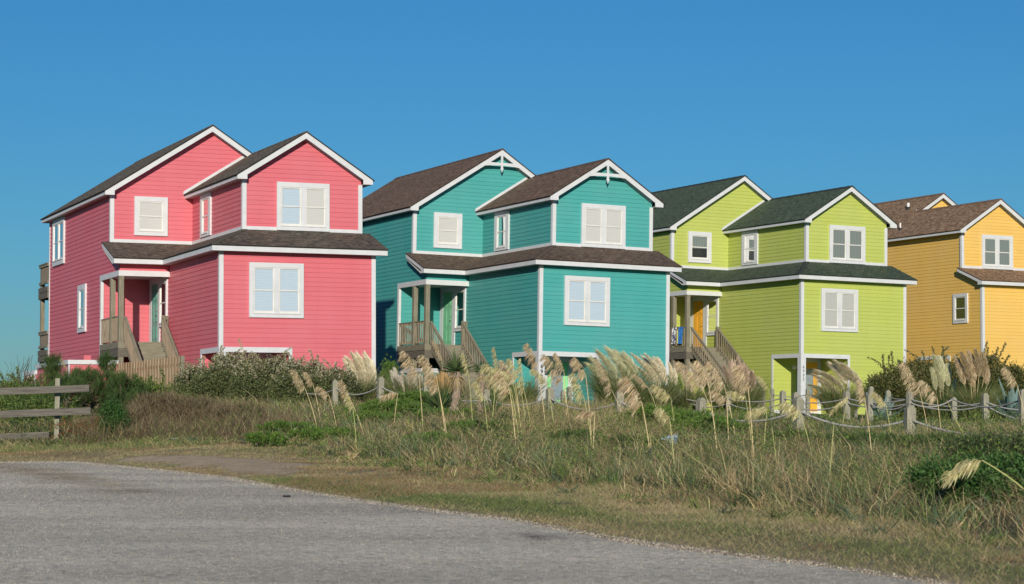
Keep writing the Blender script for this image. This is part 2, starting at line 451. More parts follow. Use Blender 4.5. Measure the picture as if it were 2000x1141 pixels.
FR = {
 'P': dict(o=(-9.395994, 66.955413, 2.583485), M=((0.91205964, -0.40984837, -0.01309652), (0.40988355, 0.91213786, 0.0), (0.01194481, -0.00537031, 0.99991424))),
 'T': dict(o=(0.98749702, 74.54358349, 2.82115646), M=((0.90245272, -0.43072589, 0.00736895), (0.43071759, 0.90248254, 0.00275935), (-0.00783888, 0.00068375, 0.99996904))),
 'L': dict(o=(12.01821991, 86.30390650, 3.24566969), M=((0.89641091, -0.44318693, 0.00572911), (0.44320669, 0.89641519, -0.0027615), (-0.0039118, 0.00501462, 0.99997978))),
 'Y': dict(o=(21.88893967, 96.59922185, 3.80837493), M=((0.89552238, -0.44500622, -0.00302225), (0.4450037, 0.89552748, -0.00150182), (0.00337482, 0.0, 0.9999943)))}
def frame(h):
    mm = Matrix(FR[h]['M']).to_4x4(); mm.translation = Vector(FR[h]['o']) + Vector((0, 0, CAMZ)); return mm
HG = {}
for h in 'PTLY':
    F = frame(h); HG[h] = F.translation.z - 2.52
    for l in ((-2, -1.5), (6, -1.5), (-2, 8), (6, 8), (2, 18), (-4, 14), (2, 0), (2, 5)):
        w = F @ Vector((l[0], l[1], 0)); cw.append((w.x, w.y, HG[h]))
cw += [(-30, 60, 1.2), (-30, 100, .8), (60, 100, 2.0), (45, 60, 1.4), (0, 120, 1.2), (-40, 46, .6), (30, 25, .6), (12, 12, .3), (18, 40, .9)]
for X in np.linspace(-40, 8, 25):
    for dy in (0, -4): cw.append((X, road_edge(X) + dy, plane_z(X, road_edge(X) + dy)))
CW = np.array(cw)
def tps_fit(P):
    n = len(P); r = np.linalg.norm(P[:, None, :2] - P[None, :, :2], axis=2); K = r ** 2 * np.log(r + 1e-9)
    A = np.zeros((n + 3, n + 3)); A[:n, :n] = K + np.eye(n) * 6.0; A[:n, n] = 1; A[:n, n + 1:] = P[:, :2]; A[n, :n] = 1; A[n + 1:, :n] = P[:, :2].T
    return np.linalg.solve(A, np.concatenate([P[:, 2], np.zeros(3)]))
TW = tps_fit(CW)
def ground(X, Y):
    X = np.asarray(X, float); Y = np.asarray(Y, float); sh = X.shape; X = X.ravel(); Y = Y.ravel()
    z = np.empty(len(X)); n = len(CW)
    for i in range(0, len(X), 20000):
        x = X[i:i + 20000]; y = Y[i:i + 20000]
        r2 = (x[:, None] - CW[None, :, 0]) ** 2 + (y[:, None] - CW[None, :, 1]) ** 2
        z[i:i + 20000] = (.5 * r2 * np.log(r2 + 1e-12)) @ TW[:n] + TW[n] + TW[n + 1] * x + TW[n + 2] * y
    far = np.clip((np.maximum(np.abs(X - 5) - 45, Y - 125)) / 40, 0, 1); far = far * far * (3 - 2 * far)
    z = np.clip(z, -.5, 3.2) * (1 - far) + 1.2 * far
    d = Y - road_edge(X)
    bl = np.clip(d / 2.5, 0, 1); bl = bl * bl * (3 - 2 * bl)
    lump = (fnoise(X * .8 + 9, Y * .8, 3) - .5) * .12 * np.clip((d - 2) / 4, 0, 1) * (1 - far)
    return (plane_z(X, Y) * (1 - bl) + z * bl + lump).reshape(sh)
def hit(px, py, lo=9.0, hi=90.0):
    Ys = np.arange(lo, hi, .1); d = ray(px, py); t = Ys / d[1]
    X = d[0] * t; Z = CAMZ + d[2] * t; g = ground(X, Ys)
    k = np.nonzero(Z <= g)[0]
    if len(k) == 0: k = [int(np.argmin(np.abs(Z - g)))]
    return np.array([X[k[0]], Ys[k[0]], g[k[0]]])
def proj(X, Y, Z):
    x = np.asarray(X) * right[0] + np.asarray(Y) * right[1] + (np.asarray(Z) - CAMZ) * right[2]
    u = np.asarray(X) * up[0] + np.asarray(Y) * up[1] + (np.asarray(Z) - CAMZ) * up[2]
    d = np.asarray(Y) * fwd[1] + (np.asarray(Z) - CAMZ) * fwd[2]
    return 1000 + F_PX * x / d, 570.5 - F_PX * u / d

PULL = np.array([hit(*p)[:2] for p in ((215, 893), (330, 891), (420, 892), (520, 899), (605, 907), (598, 922), (560, 934), (500, 930), (430, 922), (380, 914), (300, 908), (230, 903))])
def poly_dist(X, Y, P):
    """signed distance to a polygon, positive inside"""
    best = np.full(np.shape(X), 1e9); ins = np.zeros(np.shape(X), bool)
    for i in range(len(P)):
        x0, y0 = P[i]; x1, y1 = P[(i + 1) % len(P)]; dx, dy = x1 - x0, y1 - y0
        t = np.clip(((X - x0) * dx + (Y - y0) * dy) / (dx * dx + dy * dy), 0, 1)
        best = np.minimum(best, np.hypot(X - x0 - t * dx, Y - y0 - t * dy))
        ins ^= ((y0 > Y) != (y1 > Y)) & (X < x0 + (Y - y0) * dx / (dy if abs(dy) > 1e-9 else 1e-9))
    return np.where(ins, best, -best)
# where the verge is bare dirt / green turf (world places, shared by sheet colour and blades)
def dirt_mask(X, Y):
    d = Y - road_edge(X)
    n1 = fnoise(X * 1.1, Y * 1.1, 21); n2 = fnoise(X * 4, Y * 4, 31)
    px, py = proj(X, Y, plane_z(X, Y))
    strip = np.clip(1 - d / (.25 + .7 * n1), 0, 1)
    # the worn sandy pull-off between road and bank on the left
    n3 = fnoise(X * 2.0, Y * 2.0, 33)
    sd_ = poly_dist(X, Y, PULL)
    pull = np.clip((sd_ + (n2 - .5) * .5 + (n3 - .5) * .9 + .05) * 4, 0, 1)
    return np.clip(np.maximum(strip * .9, pull), 0, 1)
def green_mask(X, Y):
    d = Y - road_edge(X)
    n1 = fnoise(X * .35 + 40, Y * .35, 41)
    band = np.exp(-((d - 1.7 - .5 * np.sin(X * .7)) / 1.0) ** 2) * np.clip((X + 4) / 2, 0, 1)
    return np.clip(band * np.clip((4.0 - X) / 3, .25, 1) * .9 * (n1 > .32) + (n1 - .55) * 1.4, 0, 1)

def ground_mat():
    m, n, l, b = new_mat('sandy_turf')
    a = n.new('ShaderNodeAttribute'); a.attribute_name = 'Col'
    tc = n.new('ShaderNodeTexCoord').outputs['Object']
    f = noise(n, l, tc, 22, 6, .7); g = noise(n, l, tc, 3.1, 4)
    c = mixc(n, l, 1.0, a.outputs['Color'], ramp(n, l, f, [(.3, (.62, .62, .6)), (.7, (1.35, 1.33, 1.3))]), 'MULTIPLY')
    c = mixc(n, l, 1.0, c, ramp(n, l, g, [(.3, (.85, .85, .82)), (.7, (1.15, 1.15, 1.15))]), 'MULTIPLY')
    l.new(c, b.inputs['Base Color']); b.inputs['Roughness'].default_value = .95; b.inputs['Specular IOR Level'].default_value = .1
    bump(n, l, f, .9, .05, b)
    return m
def axis(segs):
    out = []
    for a, b_, s_ in segs: out += list(np.arange(a, b_, s_))
    return np.array(out)
xs = axis([(-3000, -300, 300), (-300, -60, 24), (-60, -14, 1.5), (-14, 13, .22), (13, 60, 1.5), (60, 300, 24), (300, 3301, 300)])
ys = axis([(-300, -40, 26), (-40, 4, 2), (4, 44, .22), (44, 110, .8), (110, 200, 6), (200, 800, 60), (800, 6001, 400)])
GX, GY = np.meshgrid(xs, ys); GZ = ground(GX, GY)
inroad = GY < road_edge(GX) - .05
GZ = np.where(inroad, GZ - .03, GZ)
dm = dirt_mask(GX, GY)[..., None]; gm = green_mask(GX, GY)[..., None]
c_t = np.array([.36, .29, .17]); c_g = np.array([.15, .18, .07]); c_d = np.array([.66, .50, .335])
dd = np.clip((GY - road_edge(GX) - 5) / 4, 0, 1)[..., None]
gc = c_t * (1 - gm) + c_g * gm; gc = gc * (1 - dd) + np.array([.085, .072, .045]) * dd  # bank soil coloured darker to imitate shade in the gaps between blades
gc = gc * (1 - dm) + c_d * dm
lawn = np.clip((GX - 6) / 2, 0, 1) * np.clip((GY - 44) / 3, 0, 1); lawn = lawn[..., None]
gc = gc * (1 - lawn) + np.array([.13, .20, .06]) * lawn
ny, nx = GX.shape
idx = np.arange(nx * ny).reshape(ny, nx)
Q = np.stack([idx[:-1, :-1], idx[:-1, 1:], idx[1:, 1:], idx[1:, :-1]], -1).reshape(-1, 4)
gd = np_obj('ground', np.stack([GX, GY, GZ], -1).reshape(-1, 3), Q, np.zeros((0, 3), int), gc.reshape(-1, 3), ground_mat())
gd.data.polygons.foreach_set('use_smooth', [True] * len(gd.data.polygons)); gd['kind'] = 'structure'

def road_mat():
    m, n, l, b = new_mat('worn_chip_seal')
    tc = n.new('ShaderNodeTexCoord').outputs['Object']
    v = n.new('ShaderNodeTexVoronoi'); v.inputs['Scale'].default_value = 62; l.new(tc, v.inputs['Vector'])
    chips = ramp(n, l, v.outputs['Color'], [(0, (.13, .11, .08)), (.25, (.62, .53, .39)), (.65, (.90, .77, .57)), (1, (.99, .90, .70))])
    f = noise(n, l, tc, 30, 5, .75)
    c = mixc(n, l, .75, chips, ramp(n, l, f, [(.3, (.50, .43, .31)), (.7, (.99, .88, .67))]))
    v2 = n.new('ShaderNodeTexVoronoi'); v2.inputs['Scale'].default_value = 24; l.new(tc, v2.inputs['Vector'])
    c = mixc(n, l, 1.0, c, ramp(n, l, v2.outputs['Color'], [(.1, (.72, .71, .70)), (.5, (1, 1, 1)), (.9, (1.18, 1.17, 1.16))]), 'MULTIPLY')
    big = noise(n, l, mapping(n, l, tc, (.25, .5, 1)), 1.0, 5, .6)
    c = mixc(n, l, 1.0, c, ramp(n, l, big, [(.35, (.80, .79, .79)), (.5, (1, 1, 1)), (.68, (1.12, 1.12, 1.1))]), 'MULTIPLY')
    # broad wheel-worn bands, lighter and darker
    wb = noise(n, l, mapping(n, l, tc, (.12, .42, 1)), 1.0, 2, .5)
    c = mixc(n, l, 1.0, c, ramp(n, l, wb, [(.38, (.84, .83, .82)), (.5, (1, 1, 1)), (.62, (1.14, 1.13, 1.11))]), 'MULTIPLY')
    # worn dark streaks along the way cars swing
    st = noise(n, l, mapping(n, l, tc, (.35, 1.6, 1)), 1.0, 3, .5)
    c = mixc(n, l, ramp(n, l, st, [(.60, (0, 0, 0)), (.78, (.30, .30, .30))]), c, (.22, .20, .17))
    br = noise(n, l, tc, .9, 4, .7)
    at_ = n.new('ShaderNodeAttribute'); at_.attribute_name = 'Col'
    c = mixc(n, l, 1.0, c, at_.outputs['Color'], 'MULTIPLY')
    c = mixc(n, l, ramp(n, l, br, [(.5, (0, 0, 0)), (.75, (.35, .35, .35))]), c, (.52, .43, .33))
    l.new(c, b.inputs['Base Color']); b.inputs['Roughness'].default_value = .9; b.inputs['Specular IOR Level'].default_value = .25
    ad = n.new('ShaderNodeMath'); ad.operation = 'ADD'; l.new(v.outputs['Distance'], ad.inputs[0]); l.new(f, ad.inputs[1])
    bump(n, l, ad.outputs[0], .6, .012, b)
    return m
rx = np.concatenate([np.arange(-200, -20, 5), np.arange(-20, 6, .12), np.arange(6, 14, 1)])
nv = 60
RV = []
for i, X in enumerate(rx):
    e = road_edge(X) + (fnoise(np.array([X * 1.3]), np.array([.5]), 77)[0] - .5) * .5 * (1 if X < 2 else .4) + (vnoise(np.array([X * 6.]), np.array([3.5]), 78)[0] - .5) * .08
    tt = np.linspace(0, 1, nv) ** .6
    yy = -30 + (e + 30) * tt
    RV.append(np.stack([np.full(nv, X), yy, ground(np.full(nv, X), yy) + .006], 1))
RV = np.array(RV); RV[:, -1, 2] -= .02
idx = np.arange(len(rx) * nv).reshape(len(rx), nv)
Q = np.stack([idx[:-1, :-1], idx[1:, :-1], idx[1:, 1:], idx[:-1, 1:]], -1).reshape(-1, 4)
STAIN = np.array([on_road(*p)[:2] for p in ((-30, 903), (60, 911), (130, 921), (200, 934), (262, 950), (360, 969), (280, 966), (200, 956), (120, 944), (60, 933), (-30, 924))])
STAIN2 = np.array([on_road(*p)[:2] for p in ((1000, 1040), (1030, 1043), (1060, 1049), (1110, 1044), (1070, 1052), (1030, 1051))])
def stain(X, Y):
    k = np.clip((poly_dist(X, Y, STAIN) + (fnoise(X * 1.5, Y * 1.5, 55) - .5) * 1.0) * 1.6 + .3, 0, 1)
    k2 = np.clip((poly_dist(X, Y, STAIN2) + .05 + (fnoise(X * 6, Y * 6, 56) - .5) * .25) * 8, 0, 1)
    edge = np.clip(1 - (road_edge(X) - Y) / (.6 + 1.2 * fnoise(X * 1.2, Y * .6, 57)), 0, 1)
    c = np.ones(np.shape(X) + (3,)); c = c * (1 - k[..., None]) + np.array([.66, .60, .52]) * k[..., None]
    c = c * (1 - k2[..., None]) + np.array([.35, .35, .36]) * k2[..., None]
    return c * (1 - .12 * edge[..., None]) + np.array([.10, .08, .04]) * edge[..., None]
rd = np_obj('road', RV.reshape(-1, 3), Q, np.zeros((0, 3), int), stain(RV[..., 0].ravel(), RV[..., 1].ravel()), road_mat()); rd['kind'] = 'structure'

# ------------------------------------------------------------------ houses
W = 5.307; XU, XR, YU, ZU = 1.19, 5.35, 1.406, 3.98
ZE, ZAP, OE, OF = 5.607, 7.268, .30, .352
YA, XA, XAR, ZAP2, YB2 = 7.59, -1.77, 5.40, 8.249, 17.91
YQ, XPL, YP, ZB, YR = 5.775, -2.081, 6.23, 2.68, 8.94
ZP, OP, OPR, ZPT = 3.08, .37, .328, 3.943
GZL = -2.52

def window(par, mi, face, c, u0, u1, z0, z1, n, blind, tw=.135, head=.15, sill=.15, mull=.16, half=None, name='window', up_open=False):
    fr = MB(mi); d = .078
    fr.pbox(face, c, u0, u0 + tw, z0, z1, 0, d); fr.pbox(face, c, u1 - tw, u1, z0, z1, 0, d)
    fr.pbox(face, c, u0 + tw, u1 - tw, z1 - head, z1, 0, d + .003); fr.pbox(face, c, u0 + tw, u1 - tw, z0, z0 + sill, 0, d + .003)
    fr.pbox(face, c, u0 + tw - .02, u1 - tw + .02, z0 + sill - .03, z0 + sill, 0, d + .028)
    uw = (u1 - u0 - 2 * tw - (n - 1) * mull) / n
    for k in range(1, n):
        a = u0 + tw + k * uw + (k - 1) * mull; fr.pbox(face, c, a, a + mull, z0 + sill, z1 - head, 0, d - .003)
    w = fr.build(name, M['white'], par, .004)
    zb, zt = z0 + sill, z1 - head; zm = zb + (zt - zb) * .5
    for k in range(n):
        a = u0 + tw + k * (uw + mull); b = a + uw; s = .045
        for p, q, off, nn in ((zm - .02, zt, 0.0, .042), (zb, zm + .02, .018, .037)):
            sh = MB(mi); e = .060 - off; lo = .07 if off else .04
            sh.pbox(face, c, a, a + s, p, q, .034, e); sh.pbox(face, c, b - s, b, p, q, .034, e)
            sh.pbox(face, c, a + s, b - s, q - .04, q, .034, e - .001); sh.pbox(face, c, a + s, b - s, p, p + lo, .034, e - .001)
            so = sh.build('sash', M['sash'], w, .003)
            g = MB(mi); g.poly([g.pt(face, c, a + s, p + lo, nn), g.pt(face, c, b - s, p + lo, nn), g.pt(face, c, b - s, q - .04, nn), g.pt(face, c, a + s, q - .04, nn)])
            g.build('pane', M['glass'], w)
        bl = MB(mi); bb = blind[k % len(blind)] if isinstance(blind, (list, tuple)) else blind
        lowz = zb if half is None else zb + (zt - zb) * half
        bl.pbox(face, c, a + .02, b - .02, lowz, zt, .0305, .0330)
        bl.build('blind', M[bb], w)
        if half is not None:
            dk = MB(mi); dk.pbox(face, c, a + .02, b - .02, zb, lowz, .0305, .0328); dk.build('dark_opening', M['dark'], w)
    return w

def panel_door(par, mi, face, c, u0, u1, z0, z1, mat, panes=False, hinge_left=True):
    dr = MB(mi); dr.pbox(face, c, u0, u1, z0, z1, .030, .036)
    w = u1 - u0; h = z1 - z0
    rows = [(.06, .30), (.35, .68), (.73, .93)] if not panes else [(.05, .30)]
    for a, b in rows:
        for s in (0, 1):
            x0 = u0 + w * (.12 + s * .42); x1 = x0 + w * .34
            # raised panel with a grooved surround
            dr.pbox(face, c, x0, x1, z0 + h * a, z0 + h * b, .036, .040)
            dr.pbox(face, c, x0 + .035, x1 - .035, z0 + h * a + .035, z0 + h * b - .035, .040, .050)
    o = dr.build('door', mat, par, .003)
    hd = MB(mi); ku = u0 + w * (.9 if hinge_left else .1)
    a = Vector(hd.pt(face, c, ku, z0 + h * .46, .036)); b = Vector(hd.pt(face, c, ku, z0 + h * .46, .10))
    hd.tube([a, b], .02, 8); hd.tube([b - (b - a) * .3, b], .032, 8)
    a2 = Vector(hd.pt(face, c, ku, z0 + h * .53, .036)); b2 = Vector(hd.pt(face, c, ku, z0 + h * .53, .06)); hd.tube([a2, b2], .025, 8)
    hd.build('handle', M['metal'], o)
    return o

def gable_roof(par, mi, x0, x1, yf, yb, zf_bot, z_ap, mats, fh=.14, flash=None):
    """x0..x1 outer eave edges; yf front rake plane; z_ap top of the rake boards"""
    xc = (x0 + x1) / 2; ze = zf_bot + fh; sl = (z_ap - ze) / (xc - x0); ln = math.hypot(1, sl)
    th = .035; nx_ = sl / ln; nz_ = 1 / ln
    rf = MB(mi); yo = yf - .035; yb2 = yb + .035
    for sgn in (-1, 1):
        e = x0 - .04 if sgn < 0 else x1 + .04
        zed = z_ap - sl * abs(e - xc)
        L = abs(e - xc) * ln; dx = sgn * nx_ * th; dz = nz_ * th
        a, b_, c_, d_ = (e, yo, zed), (e, yb2, zed), (xc, yb2, z_ap), (xc, yo, z_ap)
        t = lambda p, k=1.0: (p[0] + dx * k * (0 if abs(p[0] - xc) < 1e-6 else 1), p[1], p[2] + (dz if abs(p[0] - xc) > 1e-6 else th * ln))
        rf.poly([t(a), t(b_), t(c_), t(d_)], [(yo, 0), (yb2, 0), (yb2, L), (yo, L)])
        rf.poly([a, b_, t(b_), t(a)]); rf.poly([a, t(a), t(d_), d_]); rf.poly([b_, c_, t(c_), t(b_)])
        rf.poly([a, d_, c_, b_])
    r = rf.build('roof', mats['roof'], par)
    cap = MB(mi); y = yo - .01; k = 0
    while y < yb2:
        y2 = min(y + .3, yb2 + .01); zt = z_ap + th * ln + .012 + .006 * (k % 2)
        for sgn in (-1, 1):
            w_ = .15
            cap.poly([(xc, y, zt), (xc + sgn * w_, y, zt - sl * w_), (xc + sgn * w_, y2, zt - sl * w_ - .012), (xc, y2, zt - .012)][::sgn], [(0, 0), (.15, 0), (.15, .3), (0, .3)])
            cap.poly([(xc, y, zt), (xc + sgn * w_, y, zt - sl * w_), (xc + sgn * w_, y, zt - sl * w_ - .03), (xc, y, zt - .03)])
        y += .25; k += 1
    cap.build('ridge_cap', mats['cap'], r)
    # white rake boards with the boxed ends
    dv = .205
    rk = PARTS('rake_board', M['white'], par, mi); wpc = .34
    for ypl, tdir in ((yf, .038), (yb, -.038)):
        P = [(x0, ypl, zf_bot), (x0 + wpc, ypl, zf_bot), (x0 + wpc, ypl, ze + sl * wpc - dv), (xc, ypl, z_ap - dv), (xc, ypl, z_ap), (x0, ypl, ze)]
        rk.prism(P, (0, tdir, 0))
        P = [(2 * xc - p[0], p[1], p[2]) for p in P][::-1]
        rk.prism(P, (0, tdir, 0))
    fa = PARTS('fascia', M['white'], par, mi)
    for e, s in ((x0, 1), (x1, -1)):
        fa.box(min(e, e + s * .03), max(e, e + s * .03), yf + .038, yb - .038, zf_bot, ze - .002)
    return xc, sl, ze

def house(h, name, label, sid, roofm, capm, mirror=False, blinds=None, number=None, nummat=None, doorc=None, decor=False):
    root = empty(name, mat=frame(h)); tag(root, label, 'house', 'coloured beach houses in a row')
    mi = W if mirror else None
    S = sid; mats = dict(roof=roofm, cap=capm)
    # ---- siding of the front wing
    w = MB(mi)
    w.siding('F', 0, [(0, 0), (W, 0), (W, ZP + .03), (0, ZP + .03)])
    w.siding('F', 0, [(2.4, GZL - .3), (W, GZL - .3), (W, 0), (2.4, 0)])
    w.siding('L', 0, [(0, 0), (YR, 0), (YR, ZP + .03), (0, ZP + .03)])
    w.siding('L', 0, [(2.185, GZL - .3), (YR, GZL - .3), (YR, 0), (2.185, 0)])
    w.siding('R', W, [(0, GZL - .3), (YB2, GZL - .3), (YB2, 3.1), (0, 3.1)])
    w.siding('R', W, [(0, 3.1), (YU, 3.1), (YU, 3.88), (0, 3.24)])
    # entry recess under the corner
    w.siding('F', 2.1, [(0, GZL), (2.44, GZL), (2.44, 0), (0, 0)])
    w.siding('L', 2.44, [(0.02, GZL), (2.1, GZL), (2.1, 0), (0.02, 0)])
    # upper wing
    zs = ZE + .03; xc = (XU + XR) / 2
    sl = (ZAP - ZE - .14) / (xc - XU + OE); zg = ZE + .14 + sl * OE - .09
    w.siding('F', YU, [(XU, ZU - .1), (XR, ZU - .1), (XR, zg), (xc, zg + sl * (xc - XU)), (XU, zg)])
    w.siding('L', XU, [(YU, ZU - .1), (YA, ZU - .1), (YA, zs), (YU, zs)])
    w.siding('R', W, [(YU, 3.1), (YA, 3.1), (YA, zs), (YU, zs)])
    w.build('wall', S, root)
    # ---- siding of the main block
    w = MB(mi); xa = (XA + XAR) / 2
    sl2 = (ZAP2 - ZE - .14) / (xa - XA + .295); zg2 = ZE + .14 + sl2 * .295 - .09
    w.siding('F', YA, [(XA, ZU - .1), (XAR, ZU - .1), (XAR, zg2), (xa, zg2 + sl2 * (xa - XA)), (XA, zg2)])
    w.siding('L', XA, [(YA, 3.0), (YB2, 3.0), (YB2, zs), (YA, zs)])
    w.siding('L', XA, [(YR, GZL - .3), (YB2, GZL - .3), (YB2, 3.0), (YR, 3.0)])
    w.siding('L', XA, [(YP, ZB + .19), (YR, ZB + .19), (YR, 3.0), (YP, 3.0)])
    w.siding('L', XA, [(YP, 3.0), (YA, 3.0), (YA, 3.75), (YP, 3.22)])
    w.siding('F', YP, [(XA, ZB + .19), (0, ZB + .19), (0, ZP + .03), (XA, ZP + .03)])
    w.siding('F', YR, [(XA, GZL), (0, GZL), (0, ZB + .1), (XA, ZB + .1)])
    w.siding('R', W, [(YA, 3.1), (YB2, 3.1), (YB2, zs), (YA, zs)])
    w.siding('B', YB2, [(XA, GZL - .3), (XAR, GZL - .3), (XAR, zg2), (xa, zg2 + sl2 * (xa - XA)), (XA, zg2)])
    w.build('wall', S, root)
    # ceilings / soffits
    s = PARTS('soffit', M['soffit'], root, mi, 0)
    s.box(XA + .02, 0, YP + .02, YR - .005, ZB + .08, ZB + .1)
    s.box(0.02, 2.42, .02, 2.09, -.03, -.01)
    s.box(XU - OE + .03, XU, YU - OF + .04, YA - .003, ZE + .012, ZE + .026)
    s.box(XR, XR + OE - .03, YU - OF + .04, YA, ZE + .012, ZE + .026)
    s.box(XA - .265, XA, YA - OF + .04, YB2 + .2, ZE + .012, ZE + .026)
    s.box(XAR, XAR + .265, YA - OF + .04, YB2 + .2, ZE + .012, ZE + .026)
    # raked soffits under the gable overhangs
    for (x0, x1, y0, y1, za) in ((XU - OE, XR + OE, YU - OF + .038, YU, ZAP), (XA - .295, XAR + .295, YA - OF + .038, YA, ZAP2)):
        c_ = (x0 + x1) / 2; sl_ = (za - ZE - .14) / (c_ - x0)
        for e in (x0 + .04, x1 - .04):
            ze_ = za - sl_ * abs(e - c_) - .05
            s.prism([(e, y0, ze_), (c_, y0, za - .05), (c_, y1, za - .05), (e, y1, ze_)], (0, 0, -.015))
    # pent soffits
    s.box(-OP + .03, W + OPR - .03, -.347, 0, ZP + .01, ZP + .025)
    s.box(-OP + .03, 0, .001, YP - .003, ZP + .01, ZP + .025)
    s.box(XPL + .03, -OP + .028, YQ + .03, YP - .003, ZP + .01, ZP + .025)
    s.prism([(XPL + .03, YP - .002, ZP + .03), (XA - .002, YP - .002, ZP + .03), (XA - .002, YA, 3.70), (XPL + .03, YA, 3.70)], (0, 0, .015))
    # roofs
    if mirror: gable_roof(root, mi, XU - OE, XAR + .295, YU - OF, YA - .002, ZE - .006, 7.288, mats)
    else: gable_roof(root, mi, XU - OE, XR + OE, YU - OF, YA - .002, ZE, ZAP, mats)
    gable_roof(root, mi, XA - .295, XAR + .295, YA - OF, YB2 + .25, ZE, ZAP2, mats)
    # pent roof round the front, down the side and over the porch
    pr = MB(mi); ze = ZP + .165; zt = ZPT; th = .035
    A = (-OP - .03, -.377 - .03, ze); B = (W + OPR + .02, -.407, ze); C = (W + OPR + .02, YU, zt); D = (XU, YU, zt)
    E_ = (XU, YA, zt); Fv = (-OP - .03, YQ - .03, ze); G = (XPL - .02, YQ - .03, ze); H = (XPL - .02, YA, zt)
    def slab(P, uv):
        T = [(p[0], p[1], p[2] + th) for p in P]
        pr.poly(T, uv); pr.poly(P[::-1])
        for i in range(len(P)):
            j = (i + 1) % len(P); pr.poly([P[i], P[j], T[j], T[i]])
    L = math.hypot(YU + .4, zt - ze); L2 = math.hypot(XU + .4, zt - ze)
    slab([A, B, C, D], [(A[0], 0), (B[0], 0), (C[0], L), (D[0], L)])
    slab([Fv, A, D, E_], [(-Fv[1], 0), (-A[1], 0), (-D[1], L2), (-E_[1], L2)])
    slab([G, Fv, E_, H], [(G[0], 0), (Fv[0], 0), (E_[0], L), (H[0], L)])
    pr_o = pr.build('pent_roof', roofm, root)
    hp = MB(mi); n_ = 9
    for k in range(n_):
        a = Vector(A).lerp(Vector(D), k / n_); b = Vector(A).lerp(Vector(D), (k + 1.15) / n_) if k < n_ - 1 else Vector(D)
        up_ = Vector((0, 0, th + .012 + .006))
        for off, e in (((.17, 0, .0), (.12, 0, 0)), ((0, .17, .0), (0, .12, 0))):
            o_ = Vector(off); drop = Vector((0, 0, -.0))
            q = [a + up_, a + up_ + o_ + drop, b + up_ + o_ + drop - Vector((0, 0, .012)), b + up_ - Vector((0, 0, .012))]
            hp.poly(q if off[0] else q[::-1], [(0, 0), (.15, 0), (.15, .25), (0, .25)])
            hp.poly([q[0], q[1], q[1] - Vector((0, 0, .02)), q[0] - Vector((0, 0, .02))])
    hp.build('hip_cap', capm, pr_o)
    f = PARTS('pent_fascia', M['white'], root, mi); fb = ZP; ft = ze - .003
    f.box(-OP, W + OPR, -.377, -.347, fb, ft); f.box(-OP, -OP + .03, -.346, YQ + .03, fb, ft); f.box(XPL, -OP - .001, YQ, YQ + .03, fb, ft)
    rb = PARTS('pent_rake_board', M['white'], root, mi)
    for X, y0, s_ in ((XPL, YQ, 1), (W + OPR - .03, -.377, 1)):
        y1 = (YA if X < 0 else YU) ; k = (zt - ze) / (y1 - y0 + .03)
        P = [(X, y0 + .031, fb), (X, y0 + .30, fb), (X, y0 + .30, ze + k * .33 - .16), (X, y1, zt - .16), (X, y1, zt - .005), (X, y0 + .031, ze + k * .06 - .005)]
        rb.prism(P[::-1], (.03, 0, 0))
    # ---- white trim boards
    cw_ = .11; d = .034
    def corner(fx, fy, X, Y, z0, z1):   # outside corner, front face + side face
        t = MB(mi)
        t.pbox('F', Y, X if fx < 0 else X - cw_, X + cw_ if fx < 0 else X, z0, z1, 0, d)
        if fx < 0: t.box(X - d, X, Y - d, Y + cw_, z0, z1)
        else: t.box(X, X + d, Y - d, Y + cw_, z0, z1)
        t.build('corner_board', M['white'], root, .003)
    corner(-1, 0, 0, 0, -.17, ZP + .008); corner(1, 0, W, 0, GZL - .3, ZP + .008)
    corner(-1, 0, XU, YU, ZU - .02, ZE + .01); corner(1, 0, XR, YU, ZU - .02, ZE + .01)
    corner(-1, 0, XA, YA, ZU - .02, ZE + .01)
    t = PARTS('corner_board', M['white'], root, mi)
    t.pbox('L', XA, YR, YR + cw_, GZL - .3, ZB, 0, d); t.pbox('L', XA, YB2 - .1, YB2, GZL - .3, ZE + .01, 0, d)
    t.pbox('F', YR, XA - d, XA + .07, GZL, ZB, 0, d)
    t = PARTS('base_board', M['white'], root, mi)
    for (fc, c, a, b_) in (('F', YU, XU + cw_, XR - cw_), ('L', XU, YU + cw_, YA), ('F', YA, XA + cw_, XU - d)):
        t.pbox(fc, c, a, b_, ZU - .03, ZU + .10, 0, d - .004)
    t = PARTS('opening_trim', M['white'], root, mi)
    t.pbox('F', 0, -d + .001, 2.44, -.17, 0.0, 0, d - .003); t.pbox('L', 0, -d + .003, 2.185, -.17, 0.0, 0, d - .003)
    t.pbox('F', 0, 2.33, 2.44, GZL, -.171, 0, d - .003); t.pbox('L', 0, 2.075, 2.185, GZL, -.171, 0, d - .003)
    t.pbox('F', 2.1, .02, 1.15, GZL, GZL + .2, 0, .03)
    t = PARTS('frieze_board', M['white'], root, mi)
    for (x0, x1, Y, za) in ((XU, XR, YU, ZAP), (XA, XAR, YA, ZAP2)):
        c_ = (x0 + x1) / 2; s_ = sl if Y == YU else sl2
        for sg in (-1, 1):
            e = x0 if sg < 0 else x1; zz = lambda x: za - s_ * abs(x - c_) - .065
            P = [(e, Y - .03, zz(e) - .11), (c_, Y - .03, zz(c_) - .11), (c_, Y - .03, zz(c_)), (e, Y - .03, zz(e))]
            t.prism(P if sg < 0 else P[::-1], (0, .03, 0))
    t = PARTS('flashing_board', M['white'], root, mi)
    xe = XU - OE; P = [(xe, YA - .034, ZE), (xe + .02, YA - .034, ZE), (xe + .05, YA - .034, ZE + .1), (xc, YA - .034, ZAP - .1), (xc, YA - .034, ZAP + .11), (xe - .045, YA - .034, ZE + .14 + .10), (xe - .045, YA - .034, ZE)]
